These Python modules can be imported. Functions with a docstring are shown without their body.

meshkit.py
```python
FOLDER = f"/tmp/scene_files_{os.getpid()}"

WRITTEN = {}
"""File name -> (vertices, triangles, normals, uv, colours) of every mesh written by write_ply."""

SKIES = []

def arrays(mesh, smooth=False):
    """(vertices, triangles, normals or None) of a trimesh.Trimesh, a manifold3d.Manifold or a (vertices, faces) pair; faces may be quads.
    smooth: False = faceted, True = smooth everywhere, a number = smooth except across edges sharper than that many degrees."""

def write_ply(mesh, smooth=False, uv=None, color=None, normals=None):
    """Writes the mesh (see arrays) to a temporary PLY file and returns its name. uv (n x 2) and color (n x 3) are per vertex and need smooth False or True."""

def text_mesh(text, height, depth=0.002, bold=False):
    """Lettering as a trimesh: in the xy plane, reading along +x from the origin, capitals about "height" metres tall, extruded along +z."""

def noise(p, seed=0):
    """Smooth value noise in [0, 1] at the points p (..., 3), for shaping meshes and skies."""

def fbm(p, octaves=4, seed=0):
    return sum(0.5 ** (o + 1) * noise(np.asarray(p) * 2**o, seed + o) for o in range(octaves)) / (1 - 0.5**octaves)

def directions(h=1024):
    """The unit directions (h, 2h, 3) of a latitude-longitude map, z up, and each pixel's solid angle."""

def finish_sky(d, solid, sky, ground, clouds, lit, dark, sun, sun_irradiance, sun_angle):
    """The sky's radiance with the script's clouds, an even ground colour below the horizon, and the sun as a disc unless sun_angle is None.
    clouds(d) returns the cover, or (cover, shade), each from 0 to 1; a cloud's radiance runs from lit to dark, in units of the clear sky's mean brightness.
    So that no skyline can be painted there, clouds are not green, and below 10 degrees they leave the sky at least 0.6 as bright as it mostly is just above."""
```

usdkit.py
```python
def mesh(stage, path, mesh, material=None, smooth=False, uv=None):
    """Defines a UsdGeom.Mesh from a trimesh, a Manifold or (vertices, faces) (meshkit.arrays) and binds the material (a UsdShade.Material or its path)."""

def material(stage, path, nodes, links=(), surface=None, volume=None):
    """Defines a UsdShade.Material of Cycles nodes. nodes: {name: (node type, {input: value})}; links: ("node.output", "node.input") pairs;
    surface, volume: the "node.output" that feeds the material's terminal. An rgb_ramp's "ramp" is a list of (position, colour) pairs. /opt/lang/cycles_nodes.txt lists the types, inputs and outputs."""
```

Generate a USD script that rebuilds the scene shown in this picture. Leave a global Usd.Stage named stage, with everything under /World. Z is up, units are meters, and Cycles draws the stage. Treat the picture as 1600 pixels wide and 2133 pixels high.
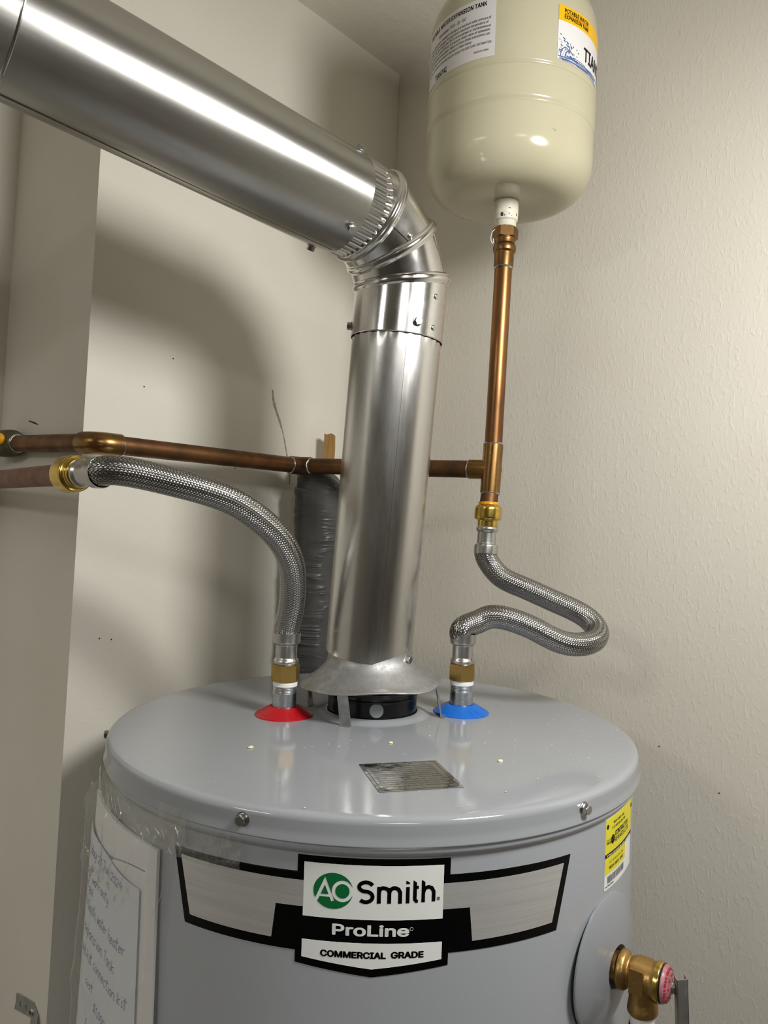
import math, random
import numpy as np, trimesh, shapely
from shapely.geometry import Polygon, LineString, Point, box as sbox
from shapely.ops import unary_union
from shapely import affinity
from scipy.interpolate import CubicSpline
import usdkit, meshkit
from pxr import Usd, UsdGeom, UsdLux, UsdShade, Gf, Sdf

stage = Usd.Stage.CreateInMemory()
UsdGeom.SetStageUpAxis(stage, UsdGeom.Tokens.z)
UsdGeom.SetStageMetersPerUnit(stage, 1.0)
world = UsdGeom.Xform.Define(stage, '/World')
stage.SetDefaultPrim(world.GetPrim())
UsdGeom.Scope.Define(stage, '/World/Looks')
rng = np.random.default_rng(7)
PI = math.pi
V = lambda *a: np.array(a, float)

# ------------------------------------------------------------------ camera, lights, exposure
CAM = V(-.9745, -.8988, 1.61)
FW, RT, UP = V(.73778131, .67369022, .04266401), V(.67220144, -.73900007, .04499019), V(-.06183816, .00451411, .99807598)
cam = UsdGeom.Camera.Define(stage, '/World/camera')
m = Gf.Matrix4d(*RT, 0, *UP, 0, *(-FW), 0, *CAM, 1)
cam.AddTransformOp().Set(m)
cam.CreateHorizontalApertureAttr(36.0)
cam.CreateVerticalApertureAttr(36.0 * 2133 / 1600)
cam.CreateFocalLengthAttr(36.0 * 1602 / 1600)
cam.CreateClippingRangeAttr(Gf.Vec2f(.02, 50))
cam.CreateExposureAttr(0.0)

def sphere_light(name, pos, radius, power, color):
    l = UsdLux.SphereLight.Define(stage, '/World/' + name)
    l.CreateRadiusAttr(radius); l.CreateIntensityAttr(power); l.CreateColorAttr(Gf.Vec3f(*color))
    l.CreateNormalizeAttr(True)
    l.AddTranslateOp().Set(Gf.Vec3d(*map(float, pos)))
    return l
def rect_light(name, pos, w, h, power, color, rot=(0, 0, 0)):
    l = UsdLux.RectLight.Define(stage, '/World/' + name)
    l.CreateWidthAttr(w); l.CreateHeightAttr(h); l.CreateIntensityAttr(power); l.CreateColorAttr(Gf.Vec3f(*color))
    l.CreateNormalizeAttr(True)
    l.AddTranslateOp().Set(Gf.Vec3d(*map(float, pos))); l.AddRotateXYZOp().Set(Gf.Vec3f(*rot))
    return l
def disk_light(name, pos, aim, radius, power, color):
    l = UsdLux.DiskLight.Define(stage, '/World/' + name)
    l.CreateRadiusAttr(radius); l.CreateIntensityAttr(power); l.CreateColorAttr(Gf.Vec3f(*color)); l.CreateNormalizeAttr(True)
    z = -np.asarray(aim, float); z /= np.linalg.norm(z); x = np.cross((0, 0, 1), z); x /= np.linalg.norm(x); y = np.cross(z, x)
    l.AddTransformOp().Set(Gf.Matrix4d(*map(float, (*x, 0, *y, 0, *z, 0, *pos, 1))))
    return l
disk_light('lamp', (-.42, -1.05, 2.06), (-.05, 1.0, -.70), .12, 2.6, (1.0, .99, .965))
rect_light('room_light', (-2.6, -.25, 2.42), .6, .6, 4.6, (1.0, .99, .965))
rect_light('room_light_001', (-1.9, -2.4, 2.42), .6, .6, 6.5, (1.0, .99, .965))

# ------------------------------------------------------------------ materials
def lin(h):
    if isinstance(h, str):
        c = np.array([int(h[i:i + 2], 16) for i in (0, 2, 4)]) / 255.
        return tuple(np.where(c <= .04045, c / 12.92, ((c + .055) / 1.055) ** 2.4))
    return tuple(h)
LOOK = {}
def mat(name, a, b=None, rough=.5, metal=0., nscale=20., ramp=(.4, .6), bump=0., bscale=100., bdist=.001, stretch=None, spec=.5, coat=0., aniso=0., rough2=None, detail=4., trans=0., ior=1.45, coat_rough=.05):
    a = lin(a); b = lin(b) if b is not None else None
    n = {'tc': ('texture_coordinate', {}), 'p': ('principled_bsdf', {'base_color': a, 'roughness': rough, 'metallic': metal, 'specular_ior_level': spec, 'coat_weight': coat, 'coat_roughness': coat_rough, 'transmission_weight': trans, 'ior': ior})}
    l = []
    src = 'tc.object'
    if stretch:
        n['mp'] = ('mapping', {'scale': stretch}); l.append(('tc.object', 'mp.vector')); src = 'mp.vector'
    if b is not None or rough2 is not None:
        n['n'] = ('noise_texture', {'scale': nscale, 'detail': detail, 'roughness': .6}); l.append((src, 'n.vector'))
    if b is not None:
        n['r'] = ('rgb_ramp', {'ramp': [(ramp[0], a), (ramp[1], b)]})
        l += [('n.fac', 'r.fac'), ('r.color', 'p.base_color')]
    if rough2 is not None:
        n['rr'] = ('map_range', {'from_min': .35, 'from_max': .65, 'to_min': rough, 'to_max': rough2})
        l += [('n.fac', 'rr.value'), ('rr.result', 'p.roughness')]
    if bump:
        n['bn'] = ('noise_texture', {'scale': bscale, 'detail': 3., 'roughness': .55}); n['bu'] = ('bump', {'strength': bump, 'distance': bdist})
        l += [(src, 'bn.vector'), ('bn.fac', 'bu.height'), ('bu.normal', 'p.normal')]
    LOOK[name] = usdkit.material(stage, '/World/Looks/' + name, n, l, surface='p.BSDF')
    return name
mat('ceiling_paint', 'e4e0d5', 'e0dccf', rough=.7, nscale=3., bump=.5, bscale=60., bdist=.002, spec=.2)
mat('room_paint', '8d877c', '89837a', rough=.7, nscale=3.)
mat('floor_vinyl', '5d564c', '50493f', rough=.4, nscale=4.)
mat('scuff', '8d8975', 'a29d8b', rough=.8, nscale=200.)
mat('speck_dark', '3a3630', rough=.8)
mat('elbow_metal', (.68, .67, .65), (.6, .59, .57), rough=.14, rough2=.26, metal=1., nscale=14., bump=.08, bscale=30., bdist=.001)
mat('hood_metal', (.46, .46, .455), (.36, .36, .355), rough=.5, rough2=.66, metal=1., nscale=90., bump=.25, bscale=300., bdist=.0004)
mat('screw_metal', (.5, .5, .49), rough=.25, metal=1.)
mat('dark_gap', '15140f', rough=.8)
mat('heater_jacket', 'a8abb0', 'a5a8ad', rough=.24, nscale=4., bump=.05, bscale=220., bdist=.0003, spec=.5)
mat('heater_lid', '9b9ea2', '999ca0', rough=.1, nscale=4., spec=.55)
mat('plastic_grey', '8d9094', rough=.18)
mat('black_enamel', '0c0c0d', rough=.28)
mat('print_black', '040405', rough=.38, spec=.2)
mat('print_white', 'eceeea', rough=.4)
mat('print_green', '0b6b37', rough=.4)
mat('print_grey', '46433f', rough=.5)
mat('foil', (.74, .735, .72), (.64, .635, .62), rough=.42, rough2=.5, metal=.62, nscale=6., stretch=(1, 1, 40), bump=.15, bscale=30., bdist=.0004)
mat('plate_foil', (.6, .6, .57), (.5, .5, .47), rough=.05, rough2=.16, metal=1., nscale=25., bump=.35, bscale=40., bdist=.0018)
mat('red_plastic', 'b3121f', rough=.35)
mat('blue_plastic', '1468c8', rough=.35)
mat('zinc', (.62, .64, .66), (.5, .52, .54), rough=.22, rough2=.35, metal=1., nscale=60.)
mat('thread_seal', 'e8e8e4', rough=.6)
mat('brass_nut', (.50, .33, .11), (.40, .26, .085), rough=.34, rough2=.45, metal=1., nscale=60., bump=.3, bscale=500., bdist=.0003)
mat('brass_bright', (.72, .50, .13), (.62, .42, .1), rough=.18, rough2=.26, metal=1., nscale=40.)
mat('brass_cast', (.53, .33, .12), (.42, .25, .085), rough=.36, rough2=.5, metal=1., nscale=40., bump=.45, bscale=420., bdist=.0005)
mat('copper', (.30, .145, .055), (.11, .056, .025), rough=.36, rough2=.42, metal=1., nscale=16., ramp=(.36, .66), stretch=(1, 1, .35))
mat('copper_dark', (.21, .10, .042), (.085, .05, .026), rough=.42, rough2=.6, metal=.92, nscale=18., ramp=(.38, .66))
mat('copper_fitting', (.32, .18, .065), (.16, .085, .032), rough=.26, rough2=.42, metal=1., nscale=22., ramp=(.36, .66))
mat('copper_dull', (.27, .15, .105), (.19, .10, .07), rough=.55, rough2=.65, metal=.65, nscale=25., ramp=(.35, .65))
mat('solder', (.6, .6, .58), rough=.35, metal=1., b=(.4, .4, .38), nscale=150.)
mat('valve_bronze', (.10, .088, .045), (.07, .06, .03), rough=.5, metal=.5, nscale=30.)
mat('yellow_grip', 'e09a08', rough=.4)
mat('ferrule', (.56, .55, .53), (.5, .49, .47), rough=.26, rough2=.34, metal=1., nscale=40.)
mat('braid_steel', (.38, .372, .355), rough=.24, metal=1.)
mat('hose_core', '24231f', rough=.7)
mat('tank_enamel', 'b8b298', 'b5af94', rough=.16, nscale=4., bump=.05, bscale=25., bdist=.0012, spec=.5)
mat('fitting_paint', 'd9d6c4', rough=.4)
mat('label_white', 'dcdad8', rough=.35)
mat('label_lilac', 'cfcac8', rough=.35)
mat('label_yellow', 'e9b411', rough=.35)
mat('water_blue', '4f6390', rough=.35)
mat('water_pale', 'aebcd0', rough=.35)
mat('rule_orange', 'b2461a', rough=.4)
mat('sticker_yellow', 'e8dc12', rough=.35)
mat('duct_tape', '4d4d4c', '424241', rough=.4, nscale=25., bump=.12, bscale=150., bdist=.0004)
mat('wood', 'a6814a', '94703c', rough=.6, nscale=30., stretch=(6, 6, .6))
mat('paper', 'e6e4e2', rough=.65)
mat('note_paper', 'd9dce0', rough=.65)
mat('ink_blue', '6264a0', rough=.6)
mat('ink_grey', '6a6a74', rough=.6)
mat('strap_steel', (.52, .52, .5), (.42, .42, .4), rough=.45, rough2=.6, metal=1., nscale=70.)
mat('cap_pink', 'b68388', 'a5686f', rough=.3, nscale=90.)
mat('cap_red', 'b02a36', rough=.4)
mat('crumb_cream', 'e6dcae', rough=.8)
mat('dust_white', 'e4e4de', rough=.7)
def wall_mat(name, a, b, scale, stretch, dist, lo, hi, strength=.8):
    # paint with sparse raised roller ridges: noise cut off below a level
    LOOK[name] = usdkit.material(stage, '/World/Looks/' + name, {
        'tc': ('texture_coordinate', {}), 'mp': ('mapping', {'scale': stretch}), 'n': ('noise_texture', {'scale': 3., 'detail': 3.}), 'r': ('rgb_ramp', {'ramp': [(.4, lin(a)), (.6, lin(b))]}),
        'bn': ('noise_texture', {'scale': scale, 'detail': 2., 'roughness': .5, 'distortion': .8}), 'mr': ('map_range', {'range_type': 'smoothstep', 'from_min': lo, 'from_max': hi}), 'b2': ('noise_texture', {'scale': scale * 1.6, 'detail': 2.}),
        'mx': ('math', {'math_type': 'multiply_add', 'value2': .25}), 'bu': ('bump', {'strength': strength, 'distance': dist}), 'p': ('principled_bsdf', {'roughness': .5, 'specular_ior_level': .3})},
        [('tc.object', 'n.vector'), ('n.fac', 'r.fac'), ('r.color', 'p.base_color'), ('tc.object', 'mp.vector'), ('mp.vector', 'bn.vector'), ('tc.object', 'b2.vector'), ('bn.fac', 'mr.value'), ('b2.fac', 'mx.value1'), ('mr.result', 'mx.value3'), ('mx.value', 'bu.height'), ('bu.normal', 'p.normal')], surface='p.BSDF')
wall_mat('paint_textured', 'dad5c9', 'd7d1c4', 210., (1, 1, .40), .00024, .48, .74)
wall_mat('paint', 'dcd8cc', 'd8d3c6', 190., (1, 1, .7), .00016, .50, .76)
def sheet_mat(name, a, b, rough, rough2, axis, aniso, stretch, bump, bscale, bdist):
    # rolled sheet metal: the grain runs along the axis
    LOOK[name] = usdkit.material(stage, '/World/Looks/' + name, {
        'tc': ('texture_coordinate', {}), 'mp': ('mapping', {'scale': stretch}), 'n': ('noise_texture', {'scale': 10., 'detail': 4., 'roughness': .6}), 'r': ('rgb_ramp', {'ramp': [(.35, a), (.65, b)]}), 'rr': ('map_range', {'from_min': .35, 'from_max': .65, 'to_min': rough, 'to_max': rough2}),
        'bn': ('noise_texture', {'scale': bscale, 'detail': 3.}), 'bu': ('bump', {'strength': bump, 'distance': bdist}), 'p': ('principled_bsdf', {'metallic': 1., 'anisotropic': aniso, 'tangent': tuple(axis)})},
        [('tc.object', 'mp.vector'), ('mp.vector', 'n.vector'), ('n.fac', 'r.fac'), ('r.color', 'p.base_color'), ('n.fac', 'rr.value'), ('rr.result', 'p.roughness'), ('tc.object', 'bn.vector'), ('bn.fac', 'bu.height'), ('bu.normal', 'p.normal')], surface='p.BSDF')
sheet_mat('duct_metal', (.50, .49, .465), (.42, .41, .385), .28, .38, (-.991, .1056, .0812), .7, (.35, 3, 3), .05, 60., .0006)
sheet_mat('pipe_metal', (.60, .59, .57), (.53, .52, .495), .20, .30, (-.0019, -.0611, .998), .5, (3, 3, .5), .06, 50., .0008)
def film(name, gloss, tint, cover, bscale, bdist, rough=.12):
    # clear plastic film: transparent, with a glossy layer by fresnel and a little haze where it is crumpled
    LOOK[name] = usdkit.material(stage, '/World/Looks/' + name, {
        'tc': ('texture_coordinate', {}), 'bn': ('noise_texture', {'scale': bscale, 'detail': 3.}), 'bu': ('bump', {'strength': .6, 'distance': bdist}),
        't': ('transparent_bsdf', {'color': tint}), 'g': ('glossy_bsdf', {'color': (1, 1, 1), 'roughness': rough}), 'd': ('diffuse_bsdf', {'color': (.8, .8, .78)}),
        'm1': ('mix_closure', {'fac': cover}), 'm2': ('mix_closure', {'fac': gloss})},
        [('tc.object', 'bn.vector'), ('bn.fac', 'bu.height'), ('bu.normal', 'g.normal'),
         ('t.BSDF', 'm1.closure1'), ('d.BSDF', 'm1.closure2'), ('m1.closure', 'm2.closure1'), ('g.BSDF', 'm2.closure2')], surface='m2.closure')
film('clear_film', .08, (.98, .98, .975), .07, 55., .004, .10)
film('film_ridge', .2, (.97, .97, .95), .24, 55., .002, .15)
film('clear_tape', .09, (.93, .93, .90), .08, 110., .004, .14)

# ------------------------------------------------------------------ scene helpers
USED = {}
def path_for(parent, name):
    base = '/World' if parent is None else str(parent.GetPath())
    k = (base, name); USED[k] = USED.get(k, -1) + 1
    return base + '/' + name + ('' if USED[k] == 0 else '_%03d' % USED[k])
LOC = {}
def tag(p, label=None, cat=None, group=None, kind=None):
    for k, v in (('label', label), ('category', cat), ('group', group), ('kind', kind)):
        if v: p.SetCustomDataByKey(k, v)
    return p
def thing(name, loc, label, cat, group=None):
    x = UsdGeom.Xform.Define(stage, path_for(None, name)); x.AddTranslateOp().Set(Gf.Vec3d(*map(float, loc)))
    LOC[str(x.GetPath())] = np.asarray(loc, float)
    return tag(x.GetPrim(), label, cat, group)
def part(parent, name, mesh, look, smooth=35, label=None, kind=None):
    # meshes are given in world coordinates
    if isinstance(mesh, list): mesh = trimesh.util.concatenate(mesh)
    p = path_for(parent, name)
    off = V(0, 0, 0); q = parent
    while q is not None and str(q.GetPath()) not in ('/World', '/'):
        off = off + LOC.get(str(q.GetPath()), 0); q = q.GetParent()
    mm = mesh.copy(); mm.vertices = mm.vertices - off
    pr = usdkit.mesh(stage, p, mm, LOOK[look], smooth=smooth).GetPrim()
    return tag(pr, label, kind=kind)
def single(name, mesh, look, label, cat, group=None, kind=None, smooth=35):
    p = part(None, name, mesh, look, smooth); return tag(p, label, cat, group, kind)
def struct(name, mesh, look, smooth=False):
    p = part(None, name, mesh, look, smooth); return tag(p, kind='structure')

# ------------------------------------------------------------------ mesh helpers
def unit(v): v = np.asarray(v, float); return v / np.linalg.norm(v)
class Frame:
    # right-handed frame: origin, x, y, z axes
    def __init__(s, o, z, x=None):
        s.o = np.asarray(o, float); s.z = unit(z)
        if x is None: x = V(1, 0, 0) if abs(s.z[0]) < .9 else V(0, 1, 0)
        x = np.asarray(x, float); s.x = unit(x - s.z * (x @ s.z)); s.y = np.cross(s.z, s.x)
    def __call__(s, p):
        p = np.atleast_2d(np.asarray(p, float)); return s.o + p[:, :1] * s.x + p[:, 1:2] * s.y + p[:, 2:3] * s.z
    def put(s, mesh):
        mm = mesh.copy(); mm.vertices = s(mm.vertices); return mm
def grid_mesh(P, wrap_u=True, flip=False):
    # P: (rows, cols, 3)
    r, c = P.shape[:2]; idx = np.arange(r * c).reshape(r, c); cols = np.arange(c if wrap_u else c - 1)
    a, b = idx[:-1][:, cols], idx[:-1][:, (cols + 1) % c]; d, e = idx[1:][:, cols], idx[1:][:, (cols + 1) % c]
    f = np.concatenate([np.stack([a, b, e], -1).reshape(-1, 3), np.stack([a, e, d], -1).reshape(-1, 3)])
    if flip: f = f[:, ::-1]
    return trimesh.Trimesh(P.reshape(-1, 3), f, process=False)
def lathe(prof, fr, n=64):
    # prof: list of (r, z) from bottom to top along the outside; r may be 0 at the ends
    prof = np.asarray(prof, float); t = np.linspace(0, 2 * PI, n, endpoint=False)
    P = np.stack([prof[:, :1] * np.cos(t), prof[:, :1] * np.sin(t), np.repeat(prof[:, 1:2], n, 1)], -1)
    mm = grid_mesh(P); mm = trimesh.Trimesh(fr(mm.vertices), mm.faces, process=False)
    return mm
def rounded(prof, rad=.0008, k=3):
    # rounds the corners of a profile
    prof = [np.asarray(p, float) for p in prof]; out = [prof[0]]
    for a, b, c in zip(prof, prof[1:], prof[2:]):
        u, w = a - b, c - b; lu, lw = np.linalg.norm(u), np.linalg.norm(w)
        if lu < 1e-7 or lw < 1e-7: out.append(b); continue
        d = min(rad, .45 * lu, .45 * lw); p, q = b + u / lu * d, b + w / lw * d
        for t in np.linspace(0, 1, k + 1): out.append((1 - t) ** 2 * p + 2 * t * (1 - t) * b + t * t * q)
    out.append(prof[-1]); return out
def frames(P):
    T = np.gradient(P, axis=0); T /= np.linalg.norm(T, axis=1, keepdims=True)
    n = np.cross(T[0], V(0, 0, 1) if abs(T[0][2]) < .9 else V(1, 0, 0)); n /= np.linalg.norm(n); N = [n]
    for i in range(1, len(P)):
        n = N[-1] - T[i] * (N[-1] @ T[i]); N.append(n / np.linalg.norm(n))
    N = np.array(N); return T, N, np.cross(T, N)
def sweep(P, rad, n=32, caps=True):
    P = np.asarray(P, float); T, N, B = frames(P); rad = np.broadcast_to(rad, len(P))
    t = np.linspace(0, 2 * PI, n, endpoint=False)
    R = P[:, None] + rad[:, None, None] * (np.cos(t)[None, :, None] * N[:, None] + np.sin(t)[None, :, None] * B[:, None])
    if caps:
        R = np.concatenate([np.repeat(P[:1, None], n, 1), R, np.repeat(P[-1:, None], n, 1)])
    return grid_mesh(R)
def spline(pts, step=.001):
    pts = np.asarray(pts, float); d = np.r_[0, np.cumsum(np.linalg.norm(np.diff(pts, axis=0), axis=1) ** .5)]
    cs = CubicSpline(d, pts); q = cs(np.linspace(0, d[-1], 800)); L = np.r_[0, np.cumsum(np.linalg.norm(np.diff(q, axis=0), axis=1))]
    s = np.linspace(0, L[-1], int(L[-1] / step) + 2); return np.stack([np.interp(s, L, q[:, k]) for k in range(3)], 1)
def cyl(a, b, r, n=48, rb=None, bevel=.0004):
    a, b = np.asarray(a, float), np.asarray(b, float); L = np.linalg.norm(b - a); rb = r if rb is None else rb
    return lathe([(0, 0), (r - bevel, 0), (r, bevel), (rb, L - bevel), (rb - bevel, L), (0, L)], Frame(a, b - a), n)
def tube(a, b, r, wall=.0006, n=96):
    # open sheet tube with a wall thickness
    a, b = np.asarray(a, float), np.asarray(b, float); L = np.linalg.norm(b - a)
    return lathe([(r, 0), (r, L), (r - wall, L), (r - wall, 0), (r, 0)], Frame(a, b - a), n)
def bar(lo, hi):
    return trimesh.creation.box(bounds=[lo, hi])
def hexnut(fr, af, z0, z1, ch=.0012):
    ac = af / math.sqrt(3); t = np.linspace(0, 2 * PI, 6, endpoint=False)
    hx = trimesh.creation.extrude_polygon(Polygon(np.c_[ac * np.cos(t), ac * np.sin(t)]), z1 - z0); hx.apply_translation((0, 0, z0))
    cone = trimesh.creation.revolve([(0, z0), (af / 2 * .98, z0), (ac * 1.01, z0 + ch * 1.3), (ac * 1.01, z1 - ch * 1.3), (af / 2 * .98, z1), (0, z1)], sections=64)
    return fr.put(trimesh.boolean.intersection([hx, cone], engine='manifold'))
def poly_mesh(g, maxe=None):
    # shapely polygon -> flat trimesh in xy, counterclockwise
    gs = [p for p in getattr(g, 'geoms', [g]) if p.geom_type == 'Polygon' and p.area > 1e-12]
    out = []
    for p in gs:
        v, f = trimesh.creation.triangulate_polygon(p, engine='earcut'); v = np.c_[v, np.zeros(len(v))]; f = np.asarray(f)
        nz = np.cross(v[f[:, 1]] - v[f[:, 0]], v[f[:, 2]] - v[f[:, 0]])[:, 2]; f[nz < 0] = f[nz < 0][:, ::-1]
        if maxe: v, f = trimesh.remesh.subdivide_to_size(v, f, maxe, max_iter=12)
        out.append(trimesh.Trimesh(v, f, process=False))
    return trimesh.util.concatenate(out) if len(out) > 1 else out[0]
TXT = {}
def text_flat(text, h, bold=False):
    if (text, bold) not in TXT:
        t = meshkit.text_mesh(text, 1.0, .01, bold); f = t.faces[t.face_normals[:, 2] > .9]
        t = trimesh.Trimesh(t.vertices, f, process=False); t.remove_unreferenced_vertices(); t.vertices[:, 2] = 0; TXT[(text, bold)] = t
    t = TXT[(text, bold)].copy(); t.vertices *= h; return t
def text_fit(text, x0, x1, y0, y1, bold=False, maxe=None):
    # lettering stretched so that its outline fills the box
    t = text_flat(text, 1., bold); lo, hi = t.bounds
    v = (t.vertices - lo) / np.where(hi - lo > 1e-9, hi - lo, 1); t.vertices = np.c_[x0 + v[:, 0] * (x1 - x0), y0 + v[:, 1] * (y1 - y0), 0 * v[:, 0]]
    if maxe: t = trimesh.Trimesh(*trimesh.remesh.subdivide_to_size(t.vertices, t.faces, maxe, max_iter=12), process=False)
    return t
def text_line(text, x0, y0, h, bold=False, width=None):
    t = text_flat(text, h, bold); lo, hi = t.bounds
    if width: t.vertices[:, 0] = (t.vertices[:, 0] - lo[0]) * width / (hi[0] - lo[0])
    t.vertices += (x0, y0, 0); return t
# a single-stroke hand alphabet in a 4 x 6 box (descenders go below 0)
HAND = {'a': [[(3, 4), (1, 4), (0, 2), (1, 0), (3, 1), (3, 4), (3, 0), (4, 0)]], 'b': [[(0, 7), (0, 0), (2, 0), (3, 2), (2, 4), (0, 3)]], 'c': [[(3, 4), (1, 4), (0, 2), (1, 0), (3, 0)]],
 'd': [[(3, 4), (1, 4), (0, 2), (1, 0), (3, 1), (3, 7), (3, 0), (4, 0)]], 'e': [[(0, 2), (3, 2.5), (2, 4), (1, 4), (0, 2), (1, 0), (3, .5)]], 'f': [[(3, 7), (2, 7), (1, 5), (1, -2)], [(0, 3), (3, 3.5)]], 'g': [[(3, 4), (1, 4), (0, 2), (1, 0), (3, 2), (3, 4), (3, -2), (1, -3), (0, -2)]],
 'h': [[(0, 8), (0, 0)], [(0, 3), (2, 4), (3, 3), (3, 0), (4, 0)]], 'i': [[(1, 4), (1, 0), (2, 0)], [(1, 6), (1.2, 6.2)]], 'k': [[(0, 7), (0, 0)], [(3, 4), (0, 2), (3, 0)]], 'l': [[(1, 7), (1, 0), (2, 0)]], 'm': [[(0, 4), (0, 0)], [(0, 3), (1.3, 4), (2, 3), (2, 0)], [(2, 3), (3.3, 4), (4, 3), (4, 0)]],
 'n': [[(0, 4), (0, 0)], [(0, 3), (2, 4), (3, 3), (3, 0), (4, 0)]], 'o': [[(2, 4), (0, 3), (0, 1), (2, 0), (3, 1), (3, 3), (2, 4)]], 'p': [[(0, 4), (0, -3)], [(0, 3), (2, 4), (3, 2), (2, 0), (0, 1)]], 'r': [[(0, 4), (0, 0)], [(0, 3), (2, 4), (3, 3.6)]], 's': [[(3, 4), (1, 4), (.5, 3), (2.6, 1.6), (2, 0), (0, 0)]],
 't': [[(1.5, 7), (1.2, 0), (2.5, 0)], [(-.5, 4.6), (3.5, 5)]], 'u': [[(0, 4), (0, 1), (1.4, 0), (3, 1), (3, 4), (3, 0), (4, 0)]], 'w': [[(0, 4), (.8, 0), (2, 3), (3, 0), (4, 4)]], 'x': [[(0, 4), (3, 0)], [(3, 4), (0, 0)]], 'y': [[(0, 4), (.4, 1), (1.6, .4), (3, 2), (3, 4), (2.6, -3), (1, -3.4)]],
 'J': [[(0, 7), (4, 7)], [(2.4, 7), (2.4, 1), (1, 0), (0, 1)]], 'T': [[(0, 6.5), (4, 7)], [(2, 6.8), (1.6, 0)]], 'F': [[(0, 0), (.4, 7), (4, 7)], [(.2, 3.6), (3, 3.8)]], 'S': [[(3.6, 6), (2, 7), (.4, 5.5), (3, 2.5), (2.2, .2), (0, .6)]], 'A': [[(0, 0), (1.8, 7), (3.6, 0)], [(.7, 2.6), (3, 2.6)]], 'O': [[(2, 7), (0, 5), (0, 2), (2, 0), (3.6, 2), (3.6, 5), (2, 7)]],
 '0': [[(2, 6), (.4, 4.6), (.4, 1.4), (2, 0), (3.4, 1.4), (3.4, 4.6), (2, 6)]], '1': [[(.6, 5), (1.6, 6), (1.6, 0)]], '2': [[(.2, 5), (1.6, 6), (3.2, 5), (2.8, 3.2), (0, 0), (3.6, 0)]], '4': [[(1.6, 6), (.2, 2.4), (3.6, 2.6)], [(2.8, 4), (2.6, 0)]], '5': [[(3.4, 6), (.8, 6), (.4, 3.6), (2.4, 3.8), (3.2, 2), (2, 0), (.2, .6)]], '6': [[(3, 6), (.8, 3.6), (.4, 1), (2, 0), (3.4, 1.4), (2.2, 3), (.6, 2)]], '.': [[(.5, 0), (.9, .2)]], ',': [[(.9, .4), (.4, -1.2)]], '$': [[(3.4, 5.4), (1.4, 6), (.4, 4.4), (3, 2), (2, .2), (.2, .8)], [(1.9, 7), (1.7, -1)]]}
def hand(text, x0, y0, h, width=None, pen=.00035, slant=.12):
    s = h / 6.; x = 0.; L = []
    for ch in text:
        if ch == ' ': x += 3.; continue
        g = HAND.get(ch)
        if g is None: x += 4; continue
        for st in g: L.append(np.array(st, float) + (x, 0))
        x += (2.6 if ch in 'il.,1' else 4.6)
    k = width / (x * s) if width else 1.
    out = []
    for st in L:
        q = np.c_[x0 + (st[:, 0] + slant * st[:, 1]) * s * k, y0 + st[:, 1] * s]
        out.append(LineString(q).buffer(pen, quad_segs=1))
    return poly_mesh(unary_union(out), .004)
def wrap(mesh, fr, R, T0, off):
    # flat drawing (x = arc length, y = height) on to a cylinder about fr.z
    v = mesh.vertices; a = T0 + v[:, 0] / R; r = R + off + v[:, 2]
    mm = mesh.copy(); mm.vertices = fr(np.c_[r * np.cos(a), r * np.sin(a), v[:, 1]]); return mm
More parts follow.
